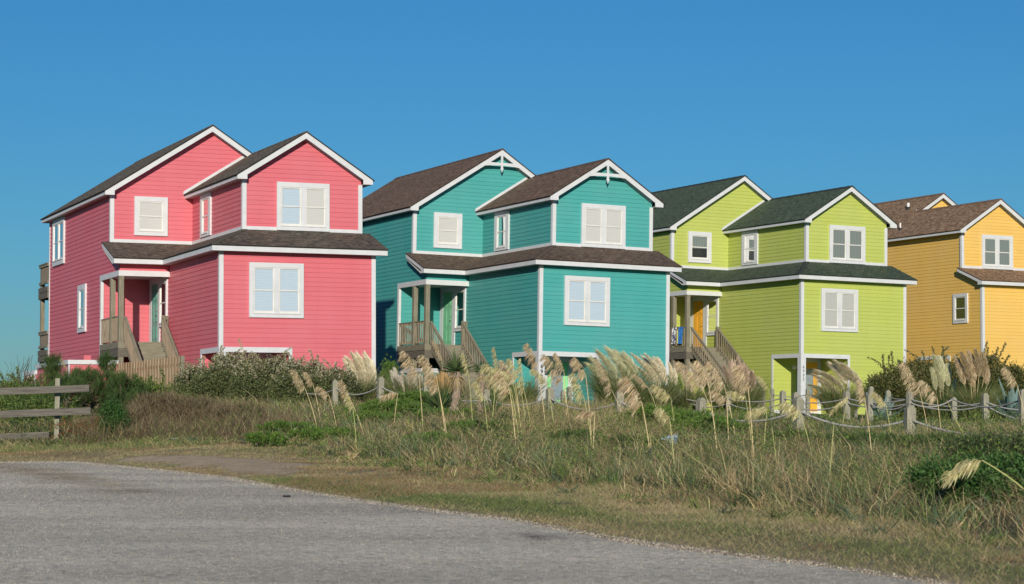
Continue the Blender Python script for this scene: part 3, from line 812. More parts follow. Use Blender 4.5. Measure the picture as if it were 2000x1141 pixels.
    t.prism([(xe - .05, YA - .034, ZE + .14 - .03), (xc, YA - .034, ZAP - .03), (xc, YA - .034, ZAP + .15), (xe - .05, YA - .034, ZE + .14 + .12)], (0, .03, 0))
    # porch beam, posts, deck
    if not mirror:
        b = PARTS('porch_beam', M['white'], root, None, .004); b.box(XA - .04, .0, YP - .04, YP + .0, ZB, ZB + .19); b.box(XA - .04, XA, YP + .001, YR + cw_, ZB, ZB + .19)
        b.box(XA - .001, 0, YP, YP + .14, ZB + .01, ZB + .08)
        for (X, Y) in ((XA + .06, YP + .05), (XA + .04, 7.42)):
            p = MB(); p.box(X - .085, X + .085, Y - .085, Y + .085, GZL - .3, ZB + (.0 if Y < 7 else .0)); p.build('porch_post', M['deck'], root, .006)
        dk = MB(); y = YP - .02; k = 0
        while y < YR - .02:
            dk.box(XA - .02 + (0.002 * (k % 3)), -.003, y, min(y + .135, YR - .003), .36, .398); y += .142; k += 1
        dk.box(XA - .02, -.01, YP - .055, YP - .021, .17, .385); dk.box(XA - .055, XA - .021, YP - .055, YR - .02, .17, .385)
        dk.box(XA + .15, -.01, YP + .14, YP + .175, -.12, .14)
        dk.build('porch_deck', M['deck'], root, .003)
        d2 = PARTS('deck_beam', M['deck_dark'], root); d2.box(XA - .05, -.012, YP - .05, YP - .022, -.13, .155); d2.box(XA - .05, XA - .022, YP - .021, YR - .02, -.13, .155)
        # half wall with white cap under the deck
        if h != 'P':
            hw = MB(); hw.siding('F', YP + .3, [(XA, GZL), (-.02, GZL), (-.02, -.6), (XA, -.6)]); hw.siding('L', XA + .02, [(YP + .3, GZL), (YR, GZL), (YR, -.6), (YP + .3, -.6)]); hw.build('half_wall', S, root)
            hc = PARTS('half_wall_cap', M['white'], root); hc.box(XA - .05, -.003, YP + .25, YP + .38, -.68, -.52); hc.box(XA - .05, XA + .07, YP + .381, YR - .03, -.68, -.52)
        # railings
        def railing(segs, name='railing', mat='rail_wood', step=.15 if h != 'P' else .12):
            r = MB()
            for a, b_, top, bot in segs:
                a = Vector(a); b_ = Vector(b_)
                r.beam(a + Vector((0, 0, top)), b_ + Vector((0, 0, top)), .10, .036)
                r.beam(a + Vector((0, 0, top - .06)), b_ + Vector((0, 0, top - .06)), .035, .08)
                r.beam(a + Vector((0, 0, bot)), b_ + Vector((0, 0, bot)), .035, .085)
            ro = r.build(name, M['deck'], root, .003)
            for a, b_, top, bot in segs:
                a = Vector(a); b_ = Vector(b_); L_ = math.hypot(b_.x - a.x, b_.y - a.y); n = max(2, int(L_ / step))
                off = Vector((-.036, 0, 0)) if abs(a.x - b_.x) < .01 else Vector((0, -.036, 0))
                for k in range(n):
                    p = a.lerp(b_, (k + .5) / n) + off
                    q = MB(); q.box(p.x - .015, p.x + .015, p.y - .015, p.y + .015, p.z + bot - .06, p.z + top - .03); q.build('baluster', M['rail_wood'], ro)
            return ro
        fl = .398
        railing([((XA + .03, YR - .03, fl), (XA + .03, 7.51, fl), .88, .10), ((XA + .03, 7.33, fl), (XA + .03, YP + .14, fl), .88, .10)])
        # stairs
        st = MB(); n = 15; rise = (fl - GZL) / n; run = .268; xl, xr = -1.52, -.30
        for k in range(1, n + 1):
            st = MB(); z = fl - rise * k; y = YP - .055 - run * (k - 1)
            st.box(xl, xr, y - .03 if k > 1 else y - .02, y - .002, z, z + rise - .036)       # riser
            if k < n: st.box(xl, xr, y - run - .025, y - .031, z - .038, z)                   # tread
            st.build('step', M['deck'], root, .003)
        slp = rise / run; y0, y1 = YP - .06, YP - .06 - run * (n - 1)
        sg = PARTS('stringer', M['deck'], root)
        for X in (xl - .02, xr + .02):
            z0 = fl - .12; z1 = z0 - slp * (y0 - y1); hh = .15
            P = [(X, y0, z0 + hh), (X, y0, z0 - hh), (X, y1, z1 - hh), (X, y1, z1 + hh)]
            sg.prism([(p[0] - .02, p[1], p[2]) for p in P], (.04, 0, 0))
        for X in (xl - .06, xr + .06):
            ro = railing([((X, y0, fl - .02), (X, y1, fl - .02 - slp * (y0 - y1)), .88, .14)], 'stair_rail', step=.155 if h != 'P' else .12)
        nw = MB(); nw.box(xr + .02, xr + .11, YP - .06, YP + .03, .14, 1.33); nw.build('newel_post', M['deck'], root, .004)
        nw = PARTS('newel_post', M['deck'], root); nw.box(xr + .02, xr + .11, y1 - .05, y1 + .04, GZL, GZL + .95); nw.box(xl - .11, xl - .02, y1 - .05, y1 + .04, GZL, GZL + .95)
        railing([((xr + .12, YP, fl), (-.03, YP, fl), .90, .10)])
        # upstairs-level side door and narrow window
        fr = PARTS('door_frame', M['white'], root); c = 0; d = .05
        fr.pbox('L', c, 6.42, 8.90, 2.55, ZB + .075, 0, d); fr.pbox('L', c, 8.56, 8.88, .40, 2.549, 0, d - .004); fr.pbox('L', c, 7.42, 7.70, .40, 2.549, 0, d - .004)
        panel_door(root, None, 'L', 0, 7.705, 8.555, .45, 2.545, doorc[0], hinge_left=False)
        window(root, None, 'L', 0, 6.42, 7.419, .97, 2.549, 1, blinds['side'], tw=.12, head=.03, sill=.14)
        # narrow window of the upper wing
        window(root, None, 'L', XU, 5.1, 6.37, 4.10, 5.6, 1, blinds['wing'], tw=.24, head=.17, sill=.12)
    # windows on the street face
    window(root, mi, 'F', YU, 2.345, 4.195, ZU, 5.6, 2, blinds['up'], tw=.145, head=.165, sill=.16)
    window(root, mi, 'F', 0, .965, 2.815, .965, 2.755, 2, blinds['low'], tw=.145, head=.155, sill=.15)
    if not mirror:
        window(root, mi, 'F', YA, -.945, .26, 4.235, 5.625, 1, blinds['main'], tw=.17, head=.17, sill=.17, half=blinds.get('half'))
        # corner post, recess door, lamp
        cp_ = MB(); cp_.box(-.035, .215, -.035, .215, GZL - .3, -.172); cp_.build('corner_post', M['white'], root, .006)
        fr = PARTS('door_frame', M['white'], root); fr.pbox('F', 2.1, 1.20, 1.36, GZL, -.04, 0, .045); fr.pbox('F', 2.1, 2.24, 2.43, GZL, -.04, 0, .045); fr.pbox('F', 2.1, 1.361, 2.239, -.28, -.04, 0, .043)
        fr.pbox('F', 2.1, 1.36, 2.24, GZL, GZL + .14, 0, .06)
        dd_ = panel_door(root, None, 'F', 2.1, 1.365, 2.235, GZL + .145, -.285, doorc[1], panes=True)
        pn = MB(); pn.pbox('F', 2.1, 1.53, 2.02, -1.68, -.55, .037, .043); pn.build('door_pane', M['door_pane'], dd_)
        lp = MB(); cx, cz = 1.02, -.50; lp.tube([(cx, 2.08, cz), (cx, 2.03, cz), (cx, 2.0, cz)], [.10, .10, .06], 14)
        lp.tube([(cx - .08, 2.0, cz), (cx + .08, 2.0, cz)], .06, 10); lp.build('wall_lamp', M['pvc'], root, smooth=False)
        slab_ = MB(); slab_.box(-.3, 2.6, -.4, 2.1, GZL - .25, GZL + .02); slab_.build('entry_slab', M['concrete'], root)
    if number:
        for i, ch in enumerate(number):
            cu = bpy.data.curves.new('house_digit', 'FONT'); cu.body = ch; cu.size = nummat[1]; cu.align_x = 'CENTER'; cu.extrude = .004; cu.offset = nummat[3]
            tmp = bpy.data.objects.new('tmp', cu); COL.objects.link(tmp)
            bpy.context.view_layer.update()
            me = bpy.data.meshes.new_from_object(tmp.evaluated_get(bpy.context.evaluated_depsgraph_get()))
            bpy.data.objects.remove(tmp)
            me.materials.clear(); me.materials.append(nummat[0])
            o = bpy.data.objects.new('house_number', me); COL.objects.link(o); o.parent = root
            o.rotation_euler = (math.pi / 2, 0, 0); o.location = (.10, -.042, nummat[4] - nummat[2] * i)
            o['label'] = 'digit %s of the house number on the corner post' % ch
    if decor:
        for (X, Y, za, s_) in (((XU + XR) / 2, YU - OF + .005, ZAP, sl), ((XA + XAR) / 2, YA - OF + .005, ZAP2, sl2)):
            g = MB(); g.box(X - .045, X + .045, Y - .018, Y + .02, za - .80, za - .19)
            g.prism([(X - .045, Y - .018, za - .78), (X, Y - .018, za - .92), (X + .045, Y - .018, za - .78)], (0, .038, 0))
            g.prism([(X - .07, Y - .022, za - .76), (X, Y - .022, za - .86), (X + .07, Y - .022, za - .76), (X, Y - .022, za - .70)], (0, .045, 0))
            n = 10; xl_ = .62
            for side in (-1, 1):
                x1 = (za - .64) ; hw_ = .52 / s_
                top = [(X + side * t_ * hw_, za - .53) for t_ in np.linspace(.045 / hw_, 1.0, n)]
                hb = .95 / s_ * .80
                bot = [(X + side * t_ * hb, za - .64 - .10 * t_ ** 2) for t_ in np.linspace(1.0, .045 / hb, n)]
                P = [(p[0], Y - .012, p[1]) for p in top + bot]
                g.prism(P if side < 0 else P[::-1], (0, .03, 0))
            g.build('gable_ornament', M['white'], root)
    return root

def concrete(): return plain('entry_concrete', (.42, .40, .36), .9)
M['concrete'] = concrete()
M['door_pane'] = plain('blue_grey_door_glass', (.24, .30, .36), .12, .6)
SP = siding_mat('coral_pink_siding', (.66, .150, .185)); ST = siding_mat('teal_siding', (.065, .365, .345)); SL = siding_mat('lime_siding', (.46, .53, .115)); SY = siding_mat('golden_yellow_siding', (.79, .505, .125))
RP_ = shingle_mat('dark_brown_shingle', [(.085, .074, .058), (.16, .138, .105), (.22, .18, .13)])
RT_ = shingle_mat('brown_shingle', [(.13, .085, .06), (.19, .13, .095), (.25, .165, .115)])
RL_ = shingle_mat('dark_green_shingle', [(.060, .088, .060), (.090, .125, .084), (.115, .145, .095)])
RY_ = shingle_mat('tan_shingle', [(.24, .14, .08), (.40, .25, .145), (.50, .33, .19)])
CP_ = plain('dark_ridge_cap', (.10, .09, .07), .9); CT_ = plain('brown_ridge_cap', (.12, .085, .065), .9); CL_ = plain('black_green_ridge_cap', (.04, .05, .045), .9); CY_ = plain('tan_ridge_cap', (.22, .14, .09), .9)
D_teal = paint_mat('sea_green_door', (.14, .42, .34)); D_green = paint_mat('mint_green_door', (.22, .56, .33)); D_mint = paint_mat('pale_mint_door', (.28, .72, .36)); D_yel = paint_mat('mango_yellow_door', (.85, .44, .05)); D_pk = paint_mat('rose_door', (.45, .18, .2))

HP = house('P', 'beach_house', 'coral pink clapboard two-storey house with dark brown roof, leftmost of the row', SP, RP_, CP_, blinds=dict(side='blind_cream', wing='blind_cream', up=['blind_pale', 'blind_cream'], low='blind_pale', main='blind_cream'), doorc=(D_teal, D_pk))
HT = house('T', 'beach_house', 'teal clapboard two-storey house with white gable ornaments and brown roof', ST, RT_, CT_, blinds=dict(side='blind_cream', wing='blind_cream', up='blind_cream', low='blind_pale', main='blind_cream'),
           number='6903', nummat=(M['black'], .20, .186, .004, -.62), doorc=(D_green, D_mint), decor=True)
HL = house('L', 'beach_house', 'lime green clapboard two-storey house with dark green roof and yellow doors', SL, RL_, CL_, blinds=dict(side='blind_grey', wing='blind_grey', up='blind_grey', low='blind_mid', main='blind_grey', half=.45),
           number='6905', nummat=(M['grey_num'], .17, .165, .0015, -.62), doorc=(D_yel, D_yel))
HY = house('Y', 'beach_house', 'golden yellow clapboard house with tan shingle roof at the right edge', SY, RY_, CY_, mirror=True, blinds=dict(up='blind_grey', low='blind_grey', main='blind_grey'))
# yellow house: side window, vents on the roof, low white sill
window(HY, None, 'L', -.0, 1.01, 2.08, 1.36, 2.76, 1, 'blind_grey', tw=.15, head=.15, sill=.15)
t = PARTS('opening_trim', M['white'], HY); t.pbox('L', 0, 2.36, 4.9, -.30, -.13, 0, .035); t.pbox('L', 0, 2.36, 2.47, GZL, -.30, 0, .034); t.pbox('L', 0, 4.79, 4.9, GZL, -.30, 0, .034)
xm = W - (XAR + .295); slm = (ZAP2 - ZE - .14) / ((XAR - XA) / 2 + .295)
Finv = frame('Y').inverted(); o0 = Finv @ Vector((0, 0, CAMZ))
for (px_, py_, hh, r) in ((1774, 408, .30, .075), (1758.5, 449, .34, .045)):
    d0 = Finv.to_3x3() @ Vector(ray(px_, py_))
    t_ = (ZE + .175 + slm * (o0.x - xm) - o0.z) / (d0.z - slm * d0.x); q = o0 + d0 * t_; x, y, z = q
    v = MB(); v.tube([(x, y, z - .1), (x, y, z + hh)], r, 12); v.build('vent_pipe', M['pvc'], HY, smooth=False)
    v = MB(); v.tube([(x, y, z - .06), (x, y, z + .10)], [r * 2.3, r * 1.15], 12); v.build('pipe_boot', M['dark'], HY)

# pink house extras: side windows, rear decks, low enclosure
window(HP, None, 'L', XA, 11.26, 12.52, .97, 2.74, 1, 'blind_pale', tw=.26, head=.2, sill=.18)
window(HP, None, 'L', XA, 15.06, 17.12, 3.78, 5.6, 2, 'blind_cream', tw=.16, head=.2, sill=.2, mull=.2)
rdk = PARTS('rear_deck_post', M['deck'], HP)
for X in (-1.72, 1.6, 5.2):
    rdk.box(X - .08, X + .08, 19.42, 19.58, GZL - .3, 4.05)
r2 = PARTS('rear_deck', M['deck_dark'], HP)
for z0, z1 in ((2.62, 2.86), (2.88, 3.08), (.10, .32), (.34, .56)):
    r2.box(-1.86, -1.80, YB2 + .002, 19.66, z0, z1); r2.box(-1.80, 5.4, 19.60, 19.66, z0, z1)
r2.box(-1.79, 5.4, YB2 + .01, 19.59, 3.04, 3.075); r2.box(-1.79, 5.4, YB2 + .01, 19.59, .52, .555)
for zt, zb in ((4.03, 3.22), (1.31, .66)):
    r3 = MB(); r3.box(-1.87, -1.73, YB2 + .01, 19.62, zt - .04, zt); r3.box(-1.85, -1.81, YB2 + .01, 19.62, zt - .14, zt - .041); r3.box(-1.85, -1.81, YB2 + .01, 19.62, zb - .02, zb + .09)
    ro = r3.build('rear_railing', M['deck'], HP, .003)
    pk = MB(); y = YB2 + .02
    while y < 19.35: pk.box(-1.80, -1.78, y, y + .135, zb - .02, zt - .06); y += .142
    pk.build('railing_boards', M['rail_wood'], ro)
en = MB(); en.siding('L', -3.48, [(6.22, GZL), (11.6, GZL), (11.6, -.40), (6.22, -.40)]); en.siding('F', 6.22, [(-3.48, GZL), (XA, GZL), (XA, -.40), (-3.48, -.40)])
en.siding('L', -3.52, [(11.8, GZL), (13.7, GZL), (13.7, -.62), (11.8, -.62)]); en.siding('F', 11.8, [(-3.52, GZL), (-3.0, GZL), (-3.0, -.62), (-3.52, -.62)])
eo = en.build('low_enclosure', SP, HP)
ec = PARTS('enclosure_cap', M['white'], eo); ec.box(-3.56, -3.40, 6.14, 11.62, -.40, -.25); ec.box(-3.399, XA - .04, 6.14, 6.30, -.40, -.25); ec.box(-3.525, -3.485, 6.17, 6.30, GZL, -.401); ec.box(-3.59, -3.44, 11.72, 13.72, -.60, -.46)
for y in (11.72, 12.35, 13.0, 13.62): ec.box(-3.57, -3.53, y, y + .1, GZL, -.601)
bp_ = MB(); bp_.box(-2.55, -2.3, 8.2, 8.6, -.5, -.02); bp_.build('vent_box', SP, HP)

# beach towels over the lime porch rail
F = frame('L')
def towel(name, label, y0, col1, col2, seed):
    v = MB(); random.seed(seed); n = 8
    for a in range(n):
        for b in range(7):
            def q(i, j):
                y = y0 + i * .045; z = 1.27 - j * .105
                return F @ Vector((XA - .04 - .02 * math.sin(i * 1.7 + j * .3) - .02 - .01 * j, y + .01 * math.sin(j), z))
            v.poly([q(a, b), q(a + 1, b), q(a + 1, b + 1), q(a, b + 1)])
    m, nn, l, b_ = new_mat(name + '_cloth'); tc = nn.new('ShaderNodeTexCoord').outputs['Object']
    l.new(mixc(nn, l, ramp(nn, l, noise(nn, l, tc, 9, 2), [(.45, (0, 0, 0)), (.52, (1, 1, 1))]), col1, col2), b_.inputs['Base Color']); b_.inputs['Roughness'].default_value = .95
    o = v.build('beach_towel', m); tag(o, label, 'towel', 'towels hung on the porch rail')
    s_ = o.modifiers.new('thick', 'SOLIDIFY'); s_.thickness = .01
towel('white_towel', 'white patterned towel hung on the lime house porch rail', 6.98, (.75, .75, .75), (.08, .10, .16), 3)
towel('blue_towel', 'bright blue towel hung on the lime house porch rail', 6.42, (.02, .12, .42), (.03, .20, .55), 4)

# ------------------------------------------------------------------ rope fence: grey posts with one thick rope
def post(px, ytop, D, w, label, hole=.14, tilt=0.0, cut=False, extra=.0):
    p = at(px, ytop, D); X, Y, zt = p; gz = float(ground(X, Y)); h = zt - gz + .25
    m = MB(); s = w / 2; hh = h - w * .42
    # four-sided post with a chamfered, weathered top
    m.hexa([(-s, -s, 0), (s, -s, 0), (s, s, 0), (-s, s, 0), (-s, -s, hh), (s, -s, hh), (s, s, hh), (-s, s, hh)])
    if cut: m.hexa([(-s * .9, -s * .9, hh), (s * .9, -s * .9, hh), (s * .9, s * .9, hh), (-s * .9, s * .9, hh), (-s * .6, -s * .5, h - .02), (s * .7, -s * .5, h), (s * .5, s * .5, h - .01), (-s * .6, s * .6, h - .03)])
    else: m.hexa([(-s, -s, hh), (s, -s, hh), (s, s, hh), (-s, s, hh), (-s * .38, -s * .7, h), (s * .38, -s * .7, h), (s * .38, s * .7, h), (-s * .38, s * .7, h)])
    o = m.build('rope_fence_post', M['post'], None, .006)
    o.location = (X, Y, gz - .25); o.rotation_euler = (random.uniform(-.02, .02), tilt + random.uniform(-.015, .015), random.uniform(.1, .5))
    tag(o, label, 'fence post', 'rope fence posts on the dune')
    return Vector((X, Y, zt - hole - .06))
def rope(pts, label, sag, r=.0175):
    v = MB(); allp = []
    for a, b in zip(pts[:-1], pts[1:]):
        n = max(6, int((b - a).length / .022))
        sg = sag * random.uniform(.75, 1.2)
        for k in range(n if b is not pts[-1] else n + 1):
            t = k / n; q = a.lerp(b, t); q.z -= sg * 4 * t * (1 - t); allp.append(q)
    L = 0; ang = []
    for i in range(len(allp)):
        if i: L += (allp[i] - allp[i - 1]).length
        ang.append(L / .115 * 2 * math.pi)
    for s in range(3):
        P = []
        for i, q in enumerate(allp):
            d = (allp[min(i + 1, len(allp) - 1)] - allp[max(i - 1, 0)]).normalized(); sd = d.cross(Vector((0, 0, 1))).normalized(); u = sd.cross(d)
            a = ang[i] + s * 2.094; P.append(q + (sd * math.cos(a) + u * math.sin(a)) * r * .52)
        v.tube(P, r * .56, 4)
    o = v.build('rope', M['rope'], None, smooth=True); tag(o, label, 'rope', 'ropes threaded through the fence posts')
front = [(585, 747, 58, .13, 'leftmost short grey rope-fence post in front of the pink house hedge'), (655.5, 742, 55, .14, 'grey rope-fence post beside the silvery hedge below the coral wall'),
         (742.5, 736, 52, .14, 'tall pale post below the dark shaded gap between pink and teal houses'), (833, 737, 50, .13, 'grey post beside the plumes below the teal porch deck'),
         (951, 760, 47, .13, 'grey post half hidden behind the thin yucca trunk'), (1073, 756, 44, .14, 'weathered post just right of the 6903 corner post'),
         (1211, 762, 41, .145, 'broad weathered post below the big cream pampas grass'), (1369, 777, 38, .145, 'stout low post in front of the lime stairs, rope hole showing'),
         (1560, 775, 35, .145, 'large near post overlapping the 6905 corner post from below'), (1777, 791, 32.5, .145, 'large near post with a dark blackened top'), (2030, 800, 30, .145, 'near rope-fence post beyond the right edge')]
fp = [post(a, b, c, w, l, cut=(i == 9), hole=.17) for i, (a, b, c, w, l) in enumerate(front) if a < 2010]
last = at(2050, 838, 29.5); fp.append(Vector(last))
start = at(548, 782, 60); rope([Vector(start)] + fp[:5], 'grey rope sagging between the left-hand posts by pink and teal houses', .16)
rope(fp[4:], 'thick pale rope running through the near posts towards the right edge', .17, .021)
second = [(1100, 762, 60, .12, 'slim post right of the 6903 corner post, in front of the mint door'), (1112.5, 755, 61.5, .12, 'slim post at the right jamb of the teal entry'), (1166, 769, 63, .12, 'faint post behind the sea oats below the teal opening'),
          (1328, 763, 62, .125, 'slim pale post below the lime porch plumes'), (1422, 764, 59, .125, 'slim post at the foot of the pinkish pampas grass'),
          (1529.5, 763, 56, .13, 'slim post left of the 6905 corner post in the middle row'), (1654, 763, 53, .13, 'slim post right of the cream arching pampas'), (1777, 763, 50, .125, 'post directly behind the blackened-top post'), (1925.5, 768, 47, .13, 'slim pale post below the tan pampas at right, two ropes crossing')]
s2 = [post(a, b, c, w, l) for a, b, c, w, l in second]
rope(s2[:3], 'dark rope between the slim posts by the teal entry', .12, .018)
rope([Vector(at(1240, 782, 64))] + s2[3:] + [Vector(at(2060, 790, 45))], 'long grey rope through the middle row of slim posts', .13, .019)
rope([Vector(at(1328, 777, 62.3))] + [Vector(at(a, b + 24, c)) for a, b, c, w, l in second[4:]] + [Vector(at(2060, 812, 44.7))], 'lower grey rope of the middle fence row', .16, .019)
third = [(1507.5, 759, 74, .12, 'thin far post by the white jamb of the lime opening'), (1577, 759, 71, .12, 'thin far post in front of the lime entry door'), (1671, 761, 66, .11, 'thin far post right of the cream pampas plumes'),
         (1692, 754, 62, .13, 'far post leaning right beside the blue agave'), (1735.5, 762, 60, .135, 'grey post in front of the round dark shrub'), (1554, 766, 48, .12, 'post peeping out behind the largest near post'), (1698, 770, 46, .12, 'post left of the agave with rope tied round it'),
         (1864, 776, 52, .12, 'faint post within the pampas leaves'), (1998, 760, 42, .14, 'post cut by the right edge beside the blue agave')]
s3 = [post(a, b, c, w, l, tilt=.12 if a == 1692 else 0) for a, b, c, w, l in third]
rope(s3[:5] + [Vector(at(1800, 772, 57))], 'thin far rope in front of the lime entry', .12, .017)
rope([s3[3], s3[6], Vector(at(1777, 786, 44)), Vector(at(1860, 780, 46)), s3[8]], 'rope crossing behind the near posts towards the yellow house', .14, .018)

# ------------------------------------------------------------------ left board fence
fX0, D0 = at(-330, 760, 40)[0], 40
root = empty('board_fence', (float(at(112, 850, 40)[0]), 40.0, float(ground(at(112, 850, 40)[0], 40))))
tag(root, 'weathered grey horizontal board fence ending near the roadside at left', 'fence')
O = root.location
def loc(v): return (v[0] - O.x, v[1] - O.y, v[2] - O.z)
for (x0, y0a, x1, y0b, hh) in ((-330, 770, 174.5, 752, .135), (-330, 815, 177.5, 796, .135), (-330, 862, 96, 843, .125)):
    a = at(x0, y0a + 6.5, 40.1); b_ = at(x1, y0b + 6.5, 39.9)
    n = 14; bd = MB()
    a_, b2_ = Vector(loc(a)), Vector(loc(b_))
    bd.beam(a_, b2_, .045, hh); bd.build('board', M['board'], root, .006)
for px_, yt in ((112, 739), (-110, 748)):
    t_ = loc(at(px_, yt, 40.1)); p_ = MB(); p_.box(t_[0] - .047, t_[0] + .047, t_[1] + .03, t_[1] + .125, -.4, t_[2]); p_.build('post', M['post'], root, .005)

# cedar picket fence beside the pink stairs
root = empty('picket_fence', mat=frame('P') @ Matrix.Translation((-2.3, 1.0, GZL)))
tag(root, 'pale new cedar picket fence beside the pink house stairs', 'fence')
k = 0; y = 1.3
FP = frame('P'); inv = FP.inverted()
def onP(c, px, py):
    o = inv @ Vector((0, 0, CAMZ)); d = inv.to_3x3() @ Vector(ray(px, py)); t_ = (c - o.x) / d.x; return o + d * t_
ya, yb_ = onP(-2.3, 352, 696), onP(-2.3, 212, 713)
y = ya.y
while y < yb_.y:
    f_ = (y - ya.y) / (yb_.y - ya.y); zt = ya.z * (1 - f_) + yb_.z * f_ - GZL
    q = MB(); q.box(-.02 if k % 2 else -.045, .0 if k % 2 else -.025, y - 1.0, y - 1.0 + .125, .0, zt + random.uniform(-.012, .012)); q.build('picket', M['cedar'], root, .003); y += .172; k += 1
q = PARTS('post', M['deck'], root); q.box(-.02, .10, ya.y - 1.14, ya.y - 1.02, 0, ya.z - GZL + .01)
q.box(.0, .09, yb_.y - 1.0, yb_.y - .91, 0, yb_.z - GZL - .05)
q = PARTS('rail', M['cedar'], root); q.beam((.03, ya.y - 1.0, .5), (.03, yb_.y - 1.0, .5), .04, .09); q.beam((.03, ya.y - 1.0, ya.z - GZL - .25), (.03, yb_.y - 1.0, yb_.z - GZL - .25), .04, .09)

# ------------------------------------------------------------------ vegetation helpers
def pal(cols, n, jit=.18):
    cols = np.array(cols); c = cols[rng.integers(0, len(cols), n)] * rng.uniform(1 - jit, 1 + jit, (n, 1)) * rng.uniform(.93, 1.07, (n, 3))
    return np.clip(c, 0, 1)
GREEN = [(.10, .165, .04), (.13, .20, .05), (.07, .12, .03), (.18, .23, .07)]
GRASS = [(.20, .25, .075), (.15, .20, .06), (.27, .30, .11), (.32, .31, .13), (.12, .17, .07)]
TAN = [(.48, .37, .19), (.40, .30, .16), (.58, .47, .26), (.32, .23, .13)]
BROWN = [(.17, .12, .072), (.22, .16, .10), (.11, .08, .052), (.29, .22, .135)]
JUN = [(.09, .18, .03), (.13, .23, .04), (.06, .12, .025), (.17, .27, .055)]
SILV = [(.12, .16, .06), (.16, .19, .07), (.085, .115, .045), (.20, .21, .10)]
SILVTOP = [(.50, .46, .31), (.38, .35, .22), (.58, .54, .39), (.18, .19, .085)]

def unit(v): return v / (np.linalg.norm(v, axis=1)[:, None] + 1e-9)
def shrub(name, label, cat, px, pytop, pybase, D, rx, ncl, leaf, cols, style='leaf', group=None, ry=None, lumps=9, shoots=0, topcols=None, wl=.5, seed=None, stem=True, hscale=1.0, skirt=0):
    """a bush: lumpy crown of leaf clusters round branch tips, stems below, optional whip-like shoots"""
    top = at(px, pytop, D); X, Y = top[0], top[1]; gz = float(ground(X, Y)); h = max(.25, (top[2] - gz)) * hscale
    root = empty(name, (X, Y, gz)); tag(root, label, cat, group)
    ry = ry or rx * .8
    if stem:
        st = MB()
        for k in range(5):
            a = rng.uniform(0, 6.28); e = Vector((math.cos(a) * rx * .5, math.sin(a) * ry * .5, h * rng.uniform(.5, .8)))
            st.tube([Vector((0, 0, -.1)), e * .45 + Vector((0, 0, .05)), e], [.03 * h + .008, .02 * h + .005, .004], 5)
        st.build('stem', M['bark'], root)
    v = VEG()
    L = []
    for k in range(lumps):
        a = rng.uniform(0, 6.28); r_ = rng.uniform(.15, .72) ** .7
        lx, ly = math.cos(a) * rx * r_, math.sin(a) * ry * r_
        top_k = h * (1 - .55 * r_ ** 2) * rng.uniform(.82, 1.0); rr = rng.uniform(.30, .5)
        L.append((lx, ly, top_k - rr * h * .55, rx * rr, ry * rr, h * rr * .75))
    L.append((0, 0, h * .42, rx * .6, ry * .6, h * .55))
    for k in range(skirt): L.append((rng.uniform(-.75, .75) * rx, rng.uniform(-.9, .1) * ry, h * rng.uniform(.12, .35), rx * .38, ry * .35, h * .28))
    L = np.array(L)
    ci = rng.integers(0, len(L), ncl); u = unit(rng.normal(size=(ncl, 3))); rad = rng.uniform(.55, 1.06, ncl)[:, None] ** .6
    C = L[ci, :3] + u * L[ci, 3:6] * rad
    keep = C[:, 2] > .0; C, u = C[keep], u[keep]
    per = 9 if style != 'needle' else 16
    P = np.repeat(C, per, 0); U = np.repeat(u, per, 0); n = len(P)
    hz = np.clip(P[:, 2] / h, 0, 1)
    if style == 'leaf':
        P = P + rng.normal(size=(n, 3)) * leaf * .9
        D_ = unit(U * .6 + rng.normal(size=(n, 3)) * .75 + np.array([0, 0, .35]))
        c = pal(cols, n)
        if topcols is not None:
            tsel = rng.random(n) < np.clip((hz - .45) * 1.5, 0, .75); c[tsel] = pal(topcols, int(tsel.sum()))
        v.leaves(P, D_, leaf * rng.uniform(.7, 1.3, n), leaf * wl * rng.uniform(.7, 1.2, n), c)
    elif style == 'needle':      # pine / juniper sprays
        D_ = unit(U * .55 + rng.normal(size=(n, 3)) * .55 + np.array([0, 0, .6]))
        v.spikes(P, D_, leaf * rng.uniform(.6, 1.2, n), np.full(n, leaf * wl), pal(cols, n))
    elif style == 'twig':
        D_ = unit(U * .5 + rng.normal(size=(n, 3)) * .6 + np.array([0, 0, .5]))
        v.blades(P, D_, leaf * rng.uniform(.5, 1.4, n), np.full(n, leaf * wl), rng.normal(size=(n, 3)) * .2, pal(cols, n))
    for k in range(shoots):
        a = rng.uniform(0, 6.28); r_ = rng.uniform(.2, .95); b0 = np.array([math.cos(a) * rx * r_, math.sin(a) * ry * r_, h * (.92 - .5 * r_ ** 2)])
        ln = rng.uniform(.25, .75) * min(1.6, max(.7, h * .55)); d0 = unit(np.array([[rng.normal() * .3 + .35 * math.cos(a), rng.normal() * .3, 1.0]]))[0]
        t = np.linspace(0, 1, 16)[:, None]; pts = b0 + d0 * ln * t + np.array([rng.normal() * .25, 0, -.15]) * ln * t ** 2
        v.blades(pts[:-1], unit(pts[1:] - pts[:-1]), ln / 15, np.full(15, .008), np.zeros((15, 3)), (.12, .09, .06))
        Pp = np.repeat(pts, 5, 0); nn = len(Pp)
        v.leaves(Pp, unit(rng.normal(size=(nn, 3)) + np.array([0, 0, .7])), leaf * .85, leaf * wl, pal(topcols if topcols is not None else cols, nn))
    v.build('foliage', M['veg'], root)
    return root

